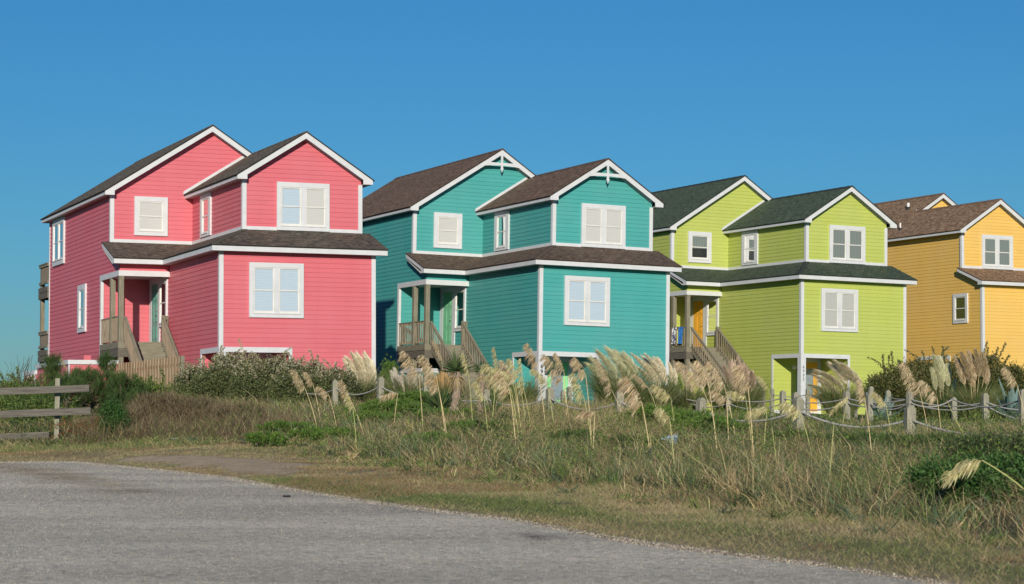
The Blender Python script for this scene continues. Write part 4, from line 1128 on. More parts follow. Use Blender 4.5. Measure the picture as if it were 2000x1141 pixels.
# silvery hedge in front of the pink house
HG_ = 'silver-leaved hedge shrubs'
for i, (px, yt, D, rx_, n_, lab) in enumerate(((395, 712, 60, .85, 1700, 'low left end of the silvery hedge beside the picket fence'), (455, 692, 60, 1.0, 2000, 'tallest silvery hedge shrub below the coral corner board'), (525, 697, 59, 1.0, 2100, 'silvery hedge shrub below the pink entry opening'),
                                 (590, 702, 58, 1.0, 2000, 'silvery hedge shrub behind the leftmost rope post'), (650, 716, 58, .8, 1500, 'right end of the silvery hedge beside the cream pampas'))):
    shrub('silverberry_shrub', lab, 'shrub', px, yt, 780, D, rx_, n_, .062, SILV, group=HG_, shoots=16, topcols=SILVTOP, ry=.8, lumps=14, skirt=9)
# dark shrubs in front of the yellow house
YG = [(.075, .10, .025), (.11, .13, .035), (.05, .07, .02), (.18, .17, .06)]
for px, yt, D, rx_, n_, lab in ((1750, 705, 76, 1.05, 4200, 'rounded dark shrub at the lime house right corner'), (1822, 694, 77, 1.2, 3600, 'wide dark shrub below the yellow side wall'), (1935, 690, 76, 1.25, 4600, 'tall dark shrub in front of the yellow house corner')):
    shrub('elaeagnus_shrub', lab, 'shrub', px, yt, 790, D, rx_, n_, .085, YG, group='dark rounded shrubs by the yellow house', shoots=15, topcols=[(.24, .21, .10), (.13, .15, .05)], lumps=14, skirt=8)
# young pines and junipers on the left dune
PINE = [(.06, .12, .03), (.085, .155, .04), (.045, .09, .025), (.12, .17, .055)]
def pine(label, px, yt, D, r, n_, group='young dune pines'):
    top = at(px, yt, D); X, Y = top[0], top[1]; gz = float(ground(X, Y)); h = top[2] - gz
    root = empty('young_pine', (X, Y, gz)); tag(root, label, 'pine tree', group)
    st = MB(); st.tube([(0, 0, -.1), (.03, 0, h * .5), (0, 0, h * .93)], [.05, .035, .012], 6)
    tips = []
    for k in range(n_):
        z = h * rng.uniform(.30, .93); a = rng.uniform(0, 6.28); ln = r * (1.15 - z / h) ** .7 * rng.uniform(.6, 1.1)
        e = (math.cos(a) * ln, math.sin(a) * ln, z + ln * .35); tips.append(e); st.tube([(0, 0, z - ln * .2), (e[0] * .6, e[1] * .6, z), e], [.016, .01, .004], 4)
        tips.append((e[0] * .6, e[1] * .6, z))
    st.build('trunk', M['bark'], root)
    tips += [(0, 0, h * .98), (0.02, 0, h * .92), (-.02, 0, h * .86)]
    v = VEG(); T = np.repeat(np.array(tips), 90, 0); n = len(T); T = T + rng.normal(size=(n, 3)) * .035
    v.spikes(T, unit(rng.normal(size=(n, 3)) * .8 + np.array([0, 0, .55])), rng.uniform(.10, .19, n), np.full(n, .010), pal(PINE, n))
    v.build('foliage', M['veg'], root)
pine('young pine with a tufted leader left of the low pink enclosure', 103, 694, 52, .5, 26)
pine('young pine with a spiky tuft in front of the pink porch deck', 208, 690, 52, .45, 18)
pine('bushy young pine behind the board fence post', 145, 725, 50, .9, 46)
pine('dark bushy young pine left of the picket fence', 180, 728, 49, .9, 46)
pine('small tufted pine on the dune below the low white cap', 128, 738, 48, .6, 30)
pine('low spreading pine behind the fence end', 235, 735, 49, .8, 34)
BG = [(.14, .22, .045), (.19, .27, .06), (.10, .15, .035)]
for px, yt, D, rx_, n_, cc, lab in ((8, 745, 56, .9, 700, BG, 'yellow-green bush at the left edge above the top board'), (42, 740, 55, .7, 600, BG, 'yellow-green bush between the bare twigs at left'), (70, 757, 50, .8, 600, BG, 'leafy bush behind the board fence near its post'),
                              (20, 775, 47, .9, 700, GREEN, 'dense bush between the upper two fence boards'), (78, 782, 46, .8, 600, GREEN, 'dense green bush right of the leftmost bush, behind the boards'), (255, 742, 50, .7, 600, GREEN, 'oleander-like bush left of the picket fence'), (300, 742, 50, .8, 700, BG, 'leafy bush in front of the cedar pickets')):
    shrub('dune_bush', lab, 'bush', px, yt, 830, D, rx_, n_, .085, cc, group='green bushes on the left dune', wl=.28, shoots=5)
shrub('wax_myrtle_bush', 'compact deep green bush right of the board fence end', 'bush', 217, 775, 835, 38.5, .30, 620, .045, [(.05, .13, .03), (.075, .17, .04), (.04, .09, .025)], lumps=8, wl=.4)
# bare twigs against the sky
for px, yt, yb0, lab in ((42, 694, 760, 'bare dead twig bush against the sky at far left'), (10, 705, 760, 'small bare twigs at the left edge'), (68, 706, 760, 'thin bare twig beside the far white enclosure')):
    a = at(px, yt, 54); gz = float(ground(a[0], a[1])); root = MB(); h = a[2] - gz
    for k in range(9):
        x0 = rng.normal() * .1; P = [Vector((x0, 0, -.1))]; q = Vector((x0, 0, h * .45)); P.append(q); d_ = Vector((rng.normal() * .3, rng.normal() * .2, 1)).normalized()
        for j in range(4): q = q + (d_ + Vector((rng.normal() * .3, rng.normal() * .3, 0))) * h * .14; P.append(q.copy())
        root.tube(P, [.012, .011, .009, .007, .005, .003], 4)
    o = root.build('bare_twigs', M['bark']); o.location = (a[0], a[1], gz); tag(o, lab, 'dead shrub', 'bare twigs on the skyline')
# juniper and low green shrubs
for px, yt, D, rx_, n_, lab, st in (
    (757, 693, 63, .42, 650, 'pointed bright green cedar between the pink and teal houses', 'cedar'), (808, 712, 63, .3, 260, 'small dark cedar tip below the teal porch deck', 'cedar'),
    (1312, 728, 70, .45, 300, 'small cedar under the lime porch deck', 'cedar'),
    (760, 780, 46, .95, 1100, 'spreading green juniper in front of the tall pale post', 'low'), (820, 765, 47, .9, 1100, 'green juniper mound below the porch plumes', 'low'), (730, 805, 42, .7, 700, 'low bright green mat juniper left of the big mound', 'low'),
    (870, 795, 42, .7, 600, 'dark juniper at the foot of the thick yucca trunk', 'low'), (1000, 745, 55, .8, 600, 'dark green shrub behind the big drooping oat cluster', 'low'),
    (1300, 790, 38, .8, 900, 'dark juniper left of the stout low post', 'low'), (1350, 800, 36, .9, 800, 'dark juniper clump around the stout low post', 'low'), (1395, 815, 34, .8, 600, 'dark juniper right of the stout low post', 'low'),
    (560, 826, 38, .6, 420, 'low dark green mat left of the oat stalks', 'low'), (610, 838, 36, .5, 300, 'low green mat at the verge below the leftmost rope post', 'low'), (662, 842, 35, .45, 320, 'small green mat among the oat stems', 'low'), (515, 858, 33, .35, 160, 'tiny dark mat plant at the edge of the sandy patch', 'low'),
    (840, 850, 33, .5, 350, 'low green mat on the bank below the yuccas', 'low'), (925, 820, 36, .6, 350, 'leafy green mat right of the yucca base', 'low')):
    cc = JUN if st == 'cedar' or D > 37 or True else GREEN
    shrub('juniper', lab, 'juniper', px, yt, 0, D, rx_, n_, .10 if st == 'cedar' else .07, cc, style='needle', lumps=6 if st == 'cedar' else 10, wl=.22 if st == 'cedar' else .3, stem=True, group='junipers on the dune')
for px, yt, D, rx_, n_, lab in ((1545, 842, 31, .55, 420, 'dark low juniper left of the foot of the largest near post'), (1640, 846, 30, .6, 450, 'dark low juniper between the two large near posts'), (1715, 852, 29, .5, 380, 'dark low juniper left of the blackened-top post'),
    (1850, 850, 28, .7, 600, 'dark low juniper under the near rope at right'), (1130, 842, 33, .5, 320, 'small dark juniper left of the broad post'), (1230, 862, 30, .5, 320, 'small dark juniper below the broad post'), (1440, 830, 34, .5, 350, 'dark low juniper below the lower rope')):
    shrub('juniper', lab, 'juniper', px, yt, 0, D, rx_, n_, .07, [(.06, .11, .03), (.09, .15, .04), (.045, .08, .025), (.13, .19, .055)], style='needle', lumps=10, wl=.25, group='junipers on the dune')
for px, yt, D, rx_, n_, lab in ((262, 795, 40.5, .65, 1500, 'brown dead brush mound right of the compact green bush'), (330, 772, 41.5, .85, 2400, 'tallest brown dead brush mound below the picket fence'), (400, 780, 41.5, .8, 2200, 'brown dead brush mound below the left hedge end'), (462, 792, 41, .75, 1800, 'brown dead brush mound at the right end of the brush'), (200, 815, 40, .5, 900, 'low brown brush below the board fence end')):
    shrub('dead_brush_mound', lab, 'dead shrub', px, yt, 850, D, rx_, n_, .15, [(.19, .135, .080), (.26, .19, .115), (.12, .09, .055), (.38, .30, .18), (.12, .13, .06)], style='twig', group='brown dead brush on the left bank', wl=.05, lumps=9, skirt=4)
shrub('bayberry_shrub', 'large glossy dark green shrub at the lower right corner', 'shrub', 1945, 893, 1000, 15.5, .62, 2300, .036, [(.055, .135, .03), (.085, .185, .045), (.032, .08, .02), (.13, .23, .065)], lumps=16, wl=.42, ry=.55)
shrub('bayberry_shrub', 'grey green shrub at the right edge above the glossy one', 'shrub', 1965, 848, 900, 22, .7, 1500, .045, [(.06, .10, .035), (.09, .13, .05), (.12, .14, .06)], lumps=12, wl=.3, ry=.6)

# yuccas
def yucca(px, ytop, pxb, yb, D, r, nblade, label, trunk_r=.10, head=.42):
    a = at(px, ytop, D); b = hit(pxb, yb, D - 3, D + 4); X, Y, gz = float(at(pxb, yb, D)[0]), D, float(ground(at(pxb, yb, D)[0], D))
    root = empty('yucca', (X, Y, gz)); tag(root, label, 'yucca', 'trunked yuccas')
    hc = Vector((a[0] - X, 0, a[2] - gz - head * .55))
    if trunk_r:
        P = [Vector((0, 0, -.1)), Vector((hc.x * .3 - .03, 0, hc.z * .35)), Vector((hc.x * .75 + .02, 0, hc.z * .7)), hc]
        tr = MB(); Pt = []
        for k in range(13):
            t = k / 12 * 3; i = min(int(t), 2); Pt.append(P[i].lerp(P[i + 1], t - i))
        tr.tube(Pt, [trunk_r * (1 + .18 * math.sin(k * 2.3)) for k in range(13)], 9); tk = tr.build('trunk', M['yucca_trunk'], root)
        v = VEG(); n = 260; t = rng.random(n); q = np.array([[p.x, p.y, p.z] for p in Pt]); base = q[(t * 11.9).astype(int)]; an = rng.uniform(0, 6.28, n); d = np.stack([np.cos(an), np.sin(an), np.zeros(n)], 1)
        v.blades(base + d * trunk_r * .9, unit(d + np.array([0, 0, -1.3])), rng.uniform(.05, .11, n), np.full(n, .014), np.zeros((n, 3)), pal([(.28, .22, .17), (.45, .40, .33), (.12, .09, .07)], n)); v.build('old_leaf_bases', M['plume'], tk)
    v = VEG(); c0 = np.array(hc); an = rng.uniform(0, 6.28, nblade); el = rng.uniform(-.1, 1.45, nblade); d = np.stack([np.cos(an) * np.cos(el), np.sin(an) * np.cos(el), np.sin(el)], 1)
    v.blades(np.repeat(c0[None], nblade, 0), d, head * rng.uniform(.75, 1.1, nblade), np.full(nblade, .028), np.zeros((nblade, 3)), pal([(.09, .15, .05), (.13, .19, .07), (.06, .10, .04)], nblade), wdir=unit(np.cross(d, rng.normal(size=(nblade, 3)))))
    v.build('leaves', M['veg'], root)
    if trunk_r:
        v = VEG(); n = int(nblade * 1.1); an = rng.uniform(0, 6.28, n); d = np.stack([np.cos(an), np.sin(an), rng.uniform(-1.6, -.1, n)], 1); d = unit(d)
        v.blades(np.repeat(c0[None] - [0, 0, .05], n, 0), d, head * rng.uniform(.40, .70, n), np.full(n, .02), np.repeat([[0, 0, -.55]], n, 0), pal([(.46, .37, .19), (.38, .29, .15), (.30, .24, .12)], n), wdir=unit(np.cross(d, rng.normal(size=(n, 3)))))
        v.build('dead_leaf_skirt', M['plume'], root)
M['yucca_trunk'] = plain('shaggy_yucca_trunk', (.30, .23, .17), .95)
yucca(893, 701, 890, 845, 42, .4, 130, 'yucca with a thick shaggy trunk and a pale skirt of dead leaves', .085, .48)
yucca(942, 712, 938, 835, 43, .3, 60, 'slimmer yucca trunk with a small green head beside the stairs', .048, .3)
yucca(862, 762, 862, 815, 43, .4, 120, 'low trunkless yucca rosette left of the thick trunk', 0, .75)
yucca(962, 785, 962, 830, 42, .4, 70, 'small trunkless yucca rosette right of the slim trunk', 0, .6)
# agaves
def agave(px, yt, yb, D, r, n, label):
    a = at(px, yt, D); gz = float(ground(a[0], a[1])); h = a[2] - gz
    root = empty('agave', (a[0], a[1], gz)); tag(root, label, 'agave', 'blue agaves')
    for k in range(n):
        an = k * 2.4 + rng.uniform(-.2, .2); el = .35 + 1.0 * (k / n); ln = h * rng.uniform(.8, 1.05)
        m = MB(); d = Vector((math.cos(an) * math.cos(el), math.sin(an) * math.cos(el), math.sin(el))); sd = d.cross(Vector((0, 0, 1))).normalized(); up_ = sd.cross(d)
        prev = None
        for j in range(9):
            t = j / 8; w = (.055 + .07 * math.sin(min(1, t * 1.6) * 2.2)) * (1 - t ** 3) * h * .9 + .002; c = d * ln * t + Vector((0, 0, .12 * ln * t * t)) - up_ * .04 * math.sin(t * 3)
            cur = [c - sd * w + up_ * w * .45, c, c + sd * w + up_ * w * .45, c - up_ * .025 * (1 - t)]
            if prev:
                m.poly([prev[0], prev[1], cur[1], cur[0]]); m.poly([prev[1], prev[2], cur[2], cur[1]]); m.poly([prev[0], cur[0], cur[3], prev[3]]); m.poly([prev[3], cur[3], cur[2], prev[2]])
            prev = cur
        m.build('leaf', M['agave'], root, smooth=True)
M['agave'] = plain('blue_grey_agave_skin', (.17, .26, .24), .5)
agave(1722, 766, 800, 58, .5, 11, 'blue-grey agave in front of the rounded dark shrub')
agave(1978, 742, 800, 60, .8, 17, 'large blue-grey agave at the right edge by the yellow wall')

# ------------------------------------------------------------------ pampas grass clumps
def pampas(label, pxb, D, plumes, cols, leafn=420, leaf_h=1.1, lean=-.25, spread=.55, group='pampas grass clumps'):
    """plumes: list of (tip px, tip py, base-of-plume px, py, width m)"""
    X = float(at(pxb, 780, D)[0]); gz = float(ground(X, D)); base = np.array([X, D, gz])
    root = empty('pampas_grass', tuple(base)); tag(root, label, 'pampas grass', group)
    v = VEG(); n = leafn * 4; an = rng.uniform(0, 6.28, n); r_ = rng.random(n) ** .7 * .28; P = np.stack([np.cos(an) * r_, np.sin(an) * r_, np.zeros(n) - .05], 1)
    d = unit(np.stack([np.cos(an) * .4 * spread + rng.normal(size=n) * .13, np.sin(an) * .4 * spread + rng.normal(size=n) * .13, np.ones(n)], 1))
    H = leaf_h * 1.35 * rng.uniform(.5, 1.15, n)
    v.blades(P, d, H, np.full(n, .016), np.stack([np.cos(an) * .5 * spread, np.sin(an) * .5 * spread, -rng.uniform(.1, .5, n)], 1), pal([(.13, .19, .06), (.09, .15, .045), (.18, .22, .08), (.32, .28, .14)], n))
    v.build('leaves', M['veg'], root)
    for tx, ty, bx, by, wd in plumes:
        T = at(tx, ty, D + rng.uniform(-.25, .25)) - base; B = at(bx, by, D) - base
        st = MB(); st.tube([Vector((rng.normal() * .08, rng.normal() * .08, -.05)), Vector(B * [.6, .6, .55]), Vector(B)], [.009, .008, .006], 4, cap=False)
        so = st.build('stem', M['stalk'], root)
        v = VEG(); n = 1500; t = rng.random(n) ** .85; mid = (T + B) / 2 + np.array([0.08 * np.sign(B[0] - T[0] + .001), 0, .06]) * np.linalg.norm(T - B)
        Q = ((1 - t) ** 2)[:, None] * B + (2 * t * (1 - t))[:, None] * mid + (t ** 2)[:, None] * T
        tan_ = unit((T - B)[None] * np.ones((n, 1)))
        an = rng.uniform(0, 6.28, n); out = np.stack([np.cos(an), np.sin(an) * .8, rng.normal(size=n) * .2], 1)
        env = np.sin(np.clip(t * .92 + .08, 0, 1) * np.pi) ** .7 * wd * .5
        Q = Q + out * (env * rng.uniform(0, .75, n))[:, None]
        dirn = unit(tan_ * 1.5 + out * .45 + np.array([lean * 1.1, 0, -.1]))
        v.blades(Q, dirn, rng.uniform(.07, .15, n) * (wd / .18), np.full(n, .013), np.stack([np.full(n, lean * .5), np.zeros(n), -rng.uniform(.2, .5, n)], 1), pal(cols, n, .2))
        v.build('plume', M['plume'], root)
M['stalk'] = plain('pale_grass_stalk', (.62, .49, .27), .8)
CREAM = [(0.754, 0.676, 0.481), (0.858, 0.78, 0.585), (0.65, 0.559, 0.377), (0.936, 0.871, 0.676)]
GREYP = [(0.5, 0.45, 0.362), (0.625, 0.575, 0.475), (0.425, 0.375, 0.3), (0.712, 0.663, 0.55)]
PINKP = [(0.55, 0.413, 0.306), (0.625, 0.488, 0.369), (0.45, 0.338, 0.242), (0.688, 0.562, 0.433)]
GRNP = [(0.575, 0.575, 0.338), (0.688, 0.675, 0.438), (0.5, 0.5, 0.3), (0.775, 0.75, 0.525)]
GOLD = [(0.48, 0.324, 0.144), (0.564, 0.396, 0.192), (0.396, 0.276, 0.132)]
def fan(x0, x1, ytop, ybot, n, dx, w, jit=8):
    out = []
    for k in range(n):
        bx = x0 + (x1 - x0) * (k + .5) / n + random.uniform(-4, 4); by = ybot + random.uniform(-jit, jit)
        ty = ytop + random.uniform(-2, jit * 1.6); out.append((bx + dx * random.uniform(.7, 1.2), ty, bx, by, w * random.uniform(.8, 1.15)))
    return out
pampas('cream pampas grass leaning left at the right corner of the pink house', 705, 59, fan(690, 735, 693, 765, 9, -24, .26) + fan(700, 740, 700, 745, 4, -10, .2), CREAM, 300)
pampas('grey plumed pampas grass in front of the dark gap between houses', 797, 57, fan(768, 845, 722, 772, 15, -8, .17, 12), GREYP, 300, 1.0, -.1)
pampas('golden brown pampas grass behind the thick yucca trunk', 868, 55, fan(845, 890, 730, 775, 9, 0, .2), GOLD, 200, .9, -.1)
pampas('big greenish cream pampas grass hiding the right side of the 6903 opening', 1205, 55, [(1158, 702, 1200, 770, .36), (1172, 690, 1215, 765, .40), (1190, 684, 1228, 750, .38), (1205, 690, 1238, 760, .38), (1222, 694, 1248, 755, .34), (1178, 722, 1205, 775, .34), (1150, 712, 1185, 752, .3), (1163, 735, 1198, 770, .28), (1215, 715, 1236, 765, .3)], GRNP, 450, 1.3)
pampas('pale cream pampas grass at the teal right corner board', 1278, 60, [(1237, 693, 1280, 748, .22), (1248, 700, 1284, 755, .22), (1256, 697, 1290, 752, .22), (1263, 694, 1296, 748, .22), (1279, 700, 1298, 745, .2), (1286, 701, 1302, 748, .2), (1243, 715, 1272, 750, .2), (1268, 715, 1288, 755, .2)], CREAM, 350, 1.2)
pampas('grey cream plumes rising under the lime porch', 1345, 62, [(1308, 711, 1312, 750, .14), (1318, 722, 1320, 755, .14), (1332, 725, 1345, 765, .2), (1350, 712, 1362, 755, .2), (1340, 735, 1352, 770, .2), (1365, 735, 1370, 765, .18), (1375, 720, 1388, 760, .18), (1395, 722, 1406, 762, .18)], CREAM, 380, 1.0)
pampas('upright pinkish tan pampas grass in front of the lime stairs', 1447, 60, [(1416 + 6.2 * k + random.uniform(-2, 2), [712, 706, 700, 705, 697, 708, 712, 722, 728, 735][k // 1 % 10] + random.uniform(-3, 5), 1424 + 5.2 * k, 752 + random.uniform(-4, 10), .14) for k in range(10)] + [(1428 + 6 * k, 722 + random.uniform(-6, 6), 1432 + 5 * k, 768 + random.uniform(-4, 6), .14) for k in range(8)], PINKP, 420, 1.1, -.03, .5)
pampas('arching white cream pampas grass in front of the lime entry door', 1640, 64, [(1624, 712, 1655, 752, .34), (1635, 708, 1663, 745, .34), (1650, 714, 1674, 752, .34), (1597, 724, 1640, 752, .30), (1590, 732, 1632, 760, .3), (1610, 728, 1650, 762, .32), (1586, 752, 1622, 770, .3), (1583, 772, 1615, 775, .3), (1604, 745, 1640, 770, .3), (1664, 725, 1682, 760, .3)], CREAM, 520, 1.15)
pampas('green upright pampas grass right of the 6905 entry shrubs', 1843, 56, [(1824, 697, 1834, 745, .2), (1836, 700, 1842, 748, .2), (1850, 716, 1852, 755, .2), (1820, 722, 1828, 762, .18), (1866, 744, 1862, 772, .13), (1833, 730, 1840, 765, .18)], GRNP, 380, .95, -.08)
pampas('tan feathery pampas grass below the yellow corner board', 1902, 55, [(1868, 700, 1884, 752, .24), (1880, 693, 1896, 748, .26), (1893, 690, 1905, 742, .24), (1906, 686, 1912, 735, .2), (1920, 693, 1922, 738, .22), (1886, 715, 1902, 758, .24), (1925, 715, 1928, 752, .2)], [(.50, .38, .22), (.58, .47, .30), (.42, .31, .17), (.62, .52, .36)], 420, 1.05, -.12)
pampas('leafy fountain grass beside the 6903 entry without plumes', 1010, 53, [], CREAM, 260, .95)

# ------------------------------------------------------------------ sea oats
TANH = [(0.476, 0.373, 0.219), (0.55, 0.448, 0.276), (0.412, 0.307, 0.172), (0.605, 0.513, 0.343)]
GRNH = [(0.471, 0.427, 0.2), (0.557, 0.512, 0.26), (0.407, 0.363, 0.17), (0.62, 0.577, 0.331)]
def oat(tx, ty, hx, hy, bx, by, label, green=False, w=1.0, D=None):
    """tip of head, start of head on the stalk, foot"""
    b = hit(bx, by) if D is None else np.array([*at(bx, by, D)[:2], float(ground(at(bx, by, D)[0], D))])
    D = b[1]; base = b.copy(); T = at(tx, ty, D) - base; Hh = at(hx, hy, D) - base
    root = empty('sea_oat', tuple(base)); tag(root, label, 'sea oats', 'sea oat stalks on the dune')
    st = MB(); P = [Vector((0, 0, -.1)), Vector(Hh * [.32, 1, .42]), Vector(Hh * [.7, 1, .76]), Vector(Hh)]
    pts = []
    for k in range(10):
        t = k / 9; a = [(1 - t) ** 3, 3 * t * (1 - t) ** 2, 3 * t * t * (1 - t), t ** 3]; pts.append(sum((P[i] * a[i] for i in range(4)), Vector((0, 0, 0))))
    st.tube(pts, [.0085 - .0004 * k for k in range(10)], 4, cap=False)
    st.build('stem', M['stalk_green' if green else 'stalk'], root)
    nl = 34; an = rng.uniform(0, 6.28, nl); v = VEG(); v.blades(np.stack([rng.normal(size=nl) * .03, rng.normal(size=nl) * .03, np.full(nl, -.02)], 1), unit(np.stack([np.cos(an) * .45 - .1, np.sin(an) * .45, np.ones(nl)], 1)), rng.uniform(.25, .62, nl), np.full(nl, .004 + .00016 * D), np.stack([np.cos(an) * .4 - .1, np.sin(an) * .4, np.full(nl, -.3)], 1), pal(TAN + GRASS, nl, .35)); v.build('leaves', M['veg'], root)
    v = VEG(); L = float(np.linalg.norm(T - Hh)); nb = int(15 + L * 24)
    mid = (T + Hh) / 2 + np.array([(Hh[0] - T[0]) * .12, 0, abs(T[0] - Hh[0]) * .18 + .02])
    t = np.linspace(0, 1, 30)[:, None]; ax = (1 - t) ** 2 * Hh + 2 * t * (1 - t) * mid + t ** 2 * T
    v.blades(ax[:-1], unit(ax[1:] - ax[:-1]), L / 26, np.full(29, .011), np.zeros((29, 3)), (.45, .35, .2))
    s_ = -1 if T[0] <= Hh[0] + .02 else 1
    for k in range(nb):
        tt = (k + .5) / nb; q = (1 - tt) ** 2 * Hh + 2 * tt * (1 - tt) * mid + tt ** 2 * T
        bl = (.095 * np.sin(np.pi * min(1, .2 + .8 * tt)) ** .8 + .04) * w * min(1.2, L * 1.6) ** .5
        dr = np.array([s_ * rng.uniform(.3, .95), rng.normal() * .35, rng.uniform(-.75, .15)]); dr /= np.linalg.norm(dr)
        m_ = 7; u = (np.arange(m_) + .5) / m_; c = q + dr * bl * u[:, None] + np.array([0, 0, -.30]) * bl * (u ** 2)[:, None]
        c = np.repeat(c, 2, 0) + rng.normal(size=(14, 3)) * .01; n = len(c)
        d = unit(dr[None] * .8 + rng.normal(size=(n, 3)) * .28 + np.array([s_ * .15, 0, -.55]))
        v.blades(c, d, (.052 * w + .008) * rng.uniform(.6, 1.3, n), np.full(n, .0085 * w + .003), np.repeat([[s_ * .25, 0, -.45]], n, 0), pal(GRNH if green else TANH, n, .3))
    v.build('seed_head', M['plume'], root)
M['stalk_green'] = plain('green_grass_stalk', (.42, .42, .17), .8)
OATS = [
 (467, 661, 478, 690, 502, 772, 'thin oat stalk bending in front of the pink corner board', 0, .5), (573, 722, 595, 757, 624, 846, 'sea oat drooping over the leftmost rope post', 0, .9), (597, 727, 611, 750, 629, 834, 'sea oat right of the leftmost rope post', 0, .8),
 (622, 756, 642, 772, 661, 845, 'low sea oat head hanging across the first rope span', 0, .9), (667, 742, 682, 776, 718, 866, 'sea oat in front of the second rope post', 0, .9), (680, 772, 689, 795, 698, 884, 'short sea oat head below the second rope post', 1, .7),
 (789, 685, 818, 732, 827, 845, 'large tan sea oat in front of the teal porch deck', 0, 1.3), (824, 693, 852, 735, 873, 868, 'tall tan sea oat between the deck post and the yucca', 0, 1.2), (838, 735, 857, 762, 876, 868, 'tan sea oat drooping just left of the yucca', 0, 1.1),
 (748, 776, 777, 768, 768, 842, 'flat-topped sea oat hanging below the rope by the pale post', 0, 1.0), (848, 664, 862, 700, 872, 800, 'slender oat in front of the teal stair rail', 0, .6), (904, 690, 915, 730, 925, 850, 'green oat in front of the teal steps', 1, .6), (965, 678, 972, 720, 958, 860, 'thin airy oat against the teal side wall', 1, .5),
 (930, 745, 945, 775, 955, 870, 'limp oat head hanging right of the thick yucca trunk', 1, .8), (973, 726, 996, 764, 1010, 893, 'heaviest tan sea oat of the cluster left of the 6903 opening', 0, 1.35), (981, 704, 1005, 742, 1019, 848, 'upper sea oat of the cluster left of the 6903 opening', 0, 1.3),
 (947, 712, 990, 745, 1012, 850, 'green sea oat leaning far left towards the stairs', 1, 1.4), (955, 732, 998, 760, 1016, 870, 'second green sea oat leaning left, below the first', 1, 1.4), (964, 720, 1000, 738, 1022, 860, 'green sea oat in the middle of the drooping cluster', 1, 1.3), (996, 700, 1012, 735, 1030, 840, 'green-topped sea oat against the teal wall edge', 1, 1.1), (1016, 700, 1024, 765, 1040, 850, 'upright oat against the sunlit teal recess', 1, .8),
 (1030, 670, 1049, 712, 1068, 850, 'tall tan sea oat standing left of number 6903', 0, 1.0), (1040, 722, 1068, 745, 1085, 850, 'green sea oat crossing the number 6903', 1, .8), (1063, 692, 1098, 740, 1114, 834, 'large tan sea oat in front of the mint entry door', 0, 1.3), (1085, 689, 1101, 722, 1108, 832, 'narrow sea oat left of the door frame of 6903', 0, .8),
 (1122, 697, 1144, 732, 1157, 872, 'tan sea oat in front of the dark 6903 recess', 0, 1.1), (1118, 728, 1140, 775, 1160, 890, 'green-tan sea oat below the dark recess', 1, .9), (1133, 812, 1162, 805, 1157, 905, 'low drooping sea oat head left of the broad post', 0, .9), (1168, 700, 1196, 765, 1226, 836, 'tan sea oat crossing the big cream pampas', 0, .9),
 (1222, 735, 1253, 785, 1276, 922, 'heavy tan sea oat right of the broad post', 0, 1.3), (1239, 731, 1264, 755, 1287, 790, 'sea oat in front of the teal right corner pampas', 0, .9), (1276, 752, 1310, 776, 1320, 858, 'broad green sea oat below the corner board of the teal house', 1, 1.1), (1286, 797, 1308, 820, 1320, 942, 'small green sea oat hanging over the dark juniper', 1, .8),
 (1325, 706, 1366, 747, 1398, 826, 'large tan sea oat below the lime porch post', 0, 1.4), (1362, 704, 1382, 740, 1404, 905, 'tan sea oat against the lime stair rail', 0, 1.1), (1386, 706, 1414, 752, 1441, 872, 'tan sea oat crossing the lime steps', 0, 1.2), (1391, 763, 1419, 783, 1424, 880, 'low tan sea oat over the rope right of the stout post', 0, 1.0),
 (1424, 766, 1456, 776, 1470, 880, 'flat green sea oat below the pinkish pampas', 1, 1.0), (1441, 712, 1461, 757, 1474, 914, 'tan sea oat in front of the pinkish pampas', 0, 1.1), (1466, 808, 1498, 798, 1490, 900, 'green sea oat drooping over the lower rope', 1, 1.0), (1482, 735, 1498, 755, 1520, 830, 'faint green oat against the lime wall', 1, .7),
 (1765, 706, 1795, 762, 1815, 850, 'large tan sea oat left of the green pampas', 0, 1.2), (1799, 742, 1830, 778, 1840, 858, 'drooping tan sea oat at the green pampas foot', 0, 1.2), (1530, 786, 1562, 806, 1590, 900, 'sea oat hanging over the largest near post', 1, 1.0), (1624, 806, 1656, 776, 1642, 852, 'loose sea oat below the cream arching pampas', 1, .8),
 (1706, 767, 1730, 790, 1745, 880, 'blurry green oat right of the rope-tied post', 1, .8), (1681, 742, 1689, 780, 1705, 905, 'slender tan oat left of the leaning post', 0, .7), (1962, 716, 1985, 748, 2010, 850, 'pale sea oat at the right edge over the agave', 0, 1.0),
 (150, 716, 156, 748, 162, 800, 'seeded oat head behind the fence post, left of a pair', 0, .7), (158, 725, 165, 748, 168, 800, 'seeded oat head behind the fence post, right of a pair', 0, .7), (203, 760, 224, 766, 226, 812, 'flat oat head above the compact deep green bush', 0, .6), (120, 700, 129, 716, 134, 780, 'small oat in front of the low pink enclosure', 0, .5), (210, 738, 218, 752, 226, 800, 'tan oat left of the picket fence', 0, .6)]
for o_ in OATS: oat(*o_[:6], o_[6], bool(o_[7]), o_[8])
oat(1852, 931, 1918, 899, 2075, 935, 'closest green sea oat arching low over the glossy shrub', True, .9, D=14.5)
# bent broken stalk
b = hit(1276, 922); D = b[1]; P1 = at(1269, 847, D) - b; P2 = at(1330, 905, D) - b; P3 = at(1356, 925, D) - b
root = empty('broken_sea_oat', tuple(b)); tag(root, 'snapped pale oat stalk with its head hanging down to the right', 'sea oats')
st = MB(); st.tube([Vector((0, 0, -.1)), Vector(P1), Vector(P2)], [.007, .007, .005], 4); st.build('stem', M['stalk'], root)
v = VEG(); n = 170; t = rng.random(n)[:, None]; v.blades(P2 * (1 - t) + P3 * t, unit((P3 - P2)[None] + rng.normal(size=(n, 3)) * .12), .07, np.full(n, .01), np.zeros((n, 3)), pal(TANH, n)); v.build('seed_head', M['plume'], root)
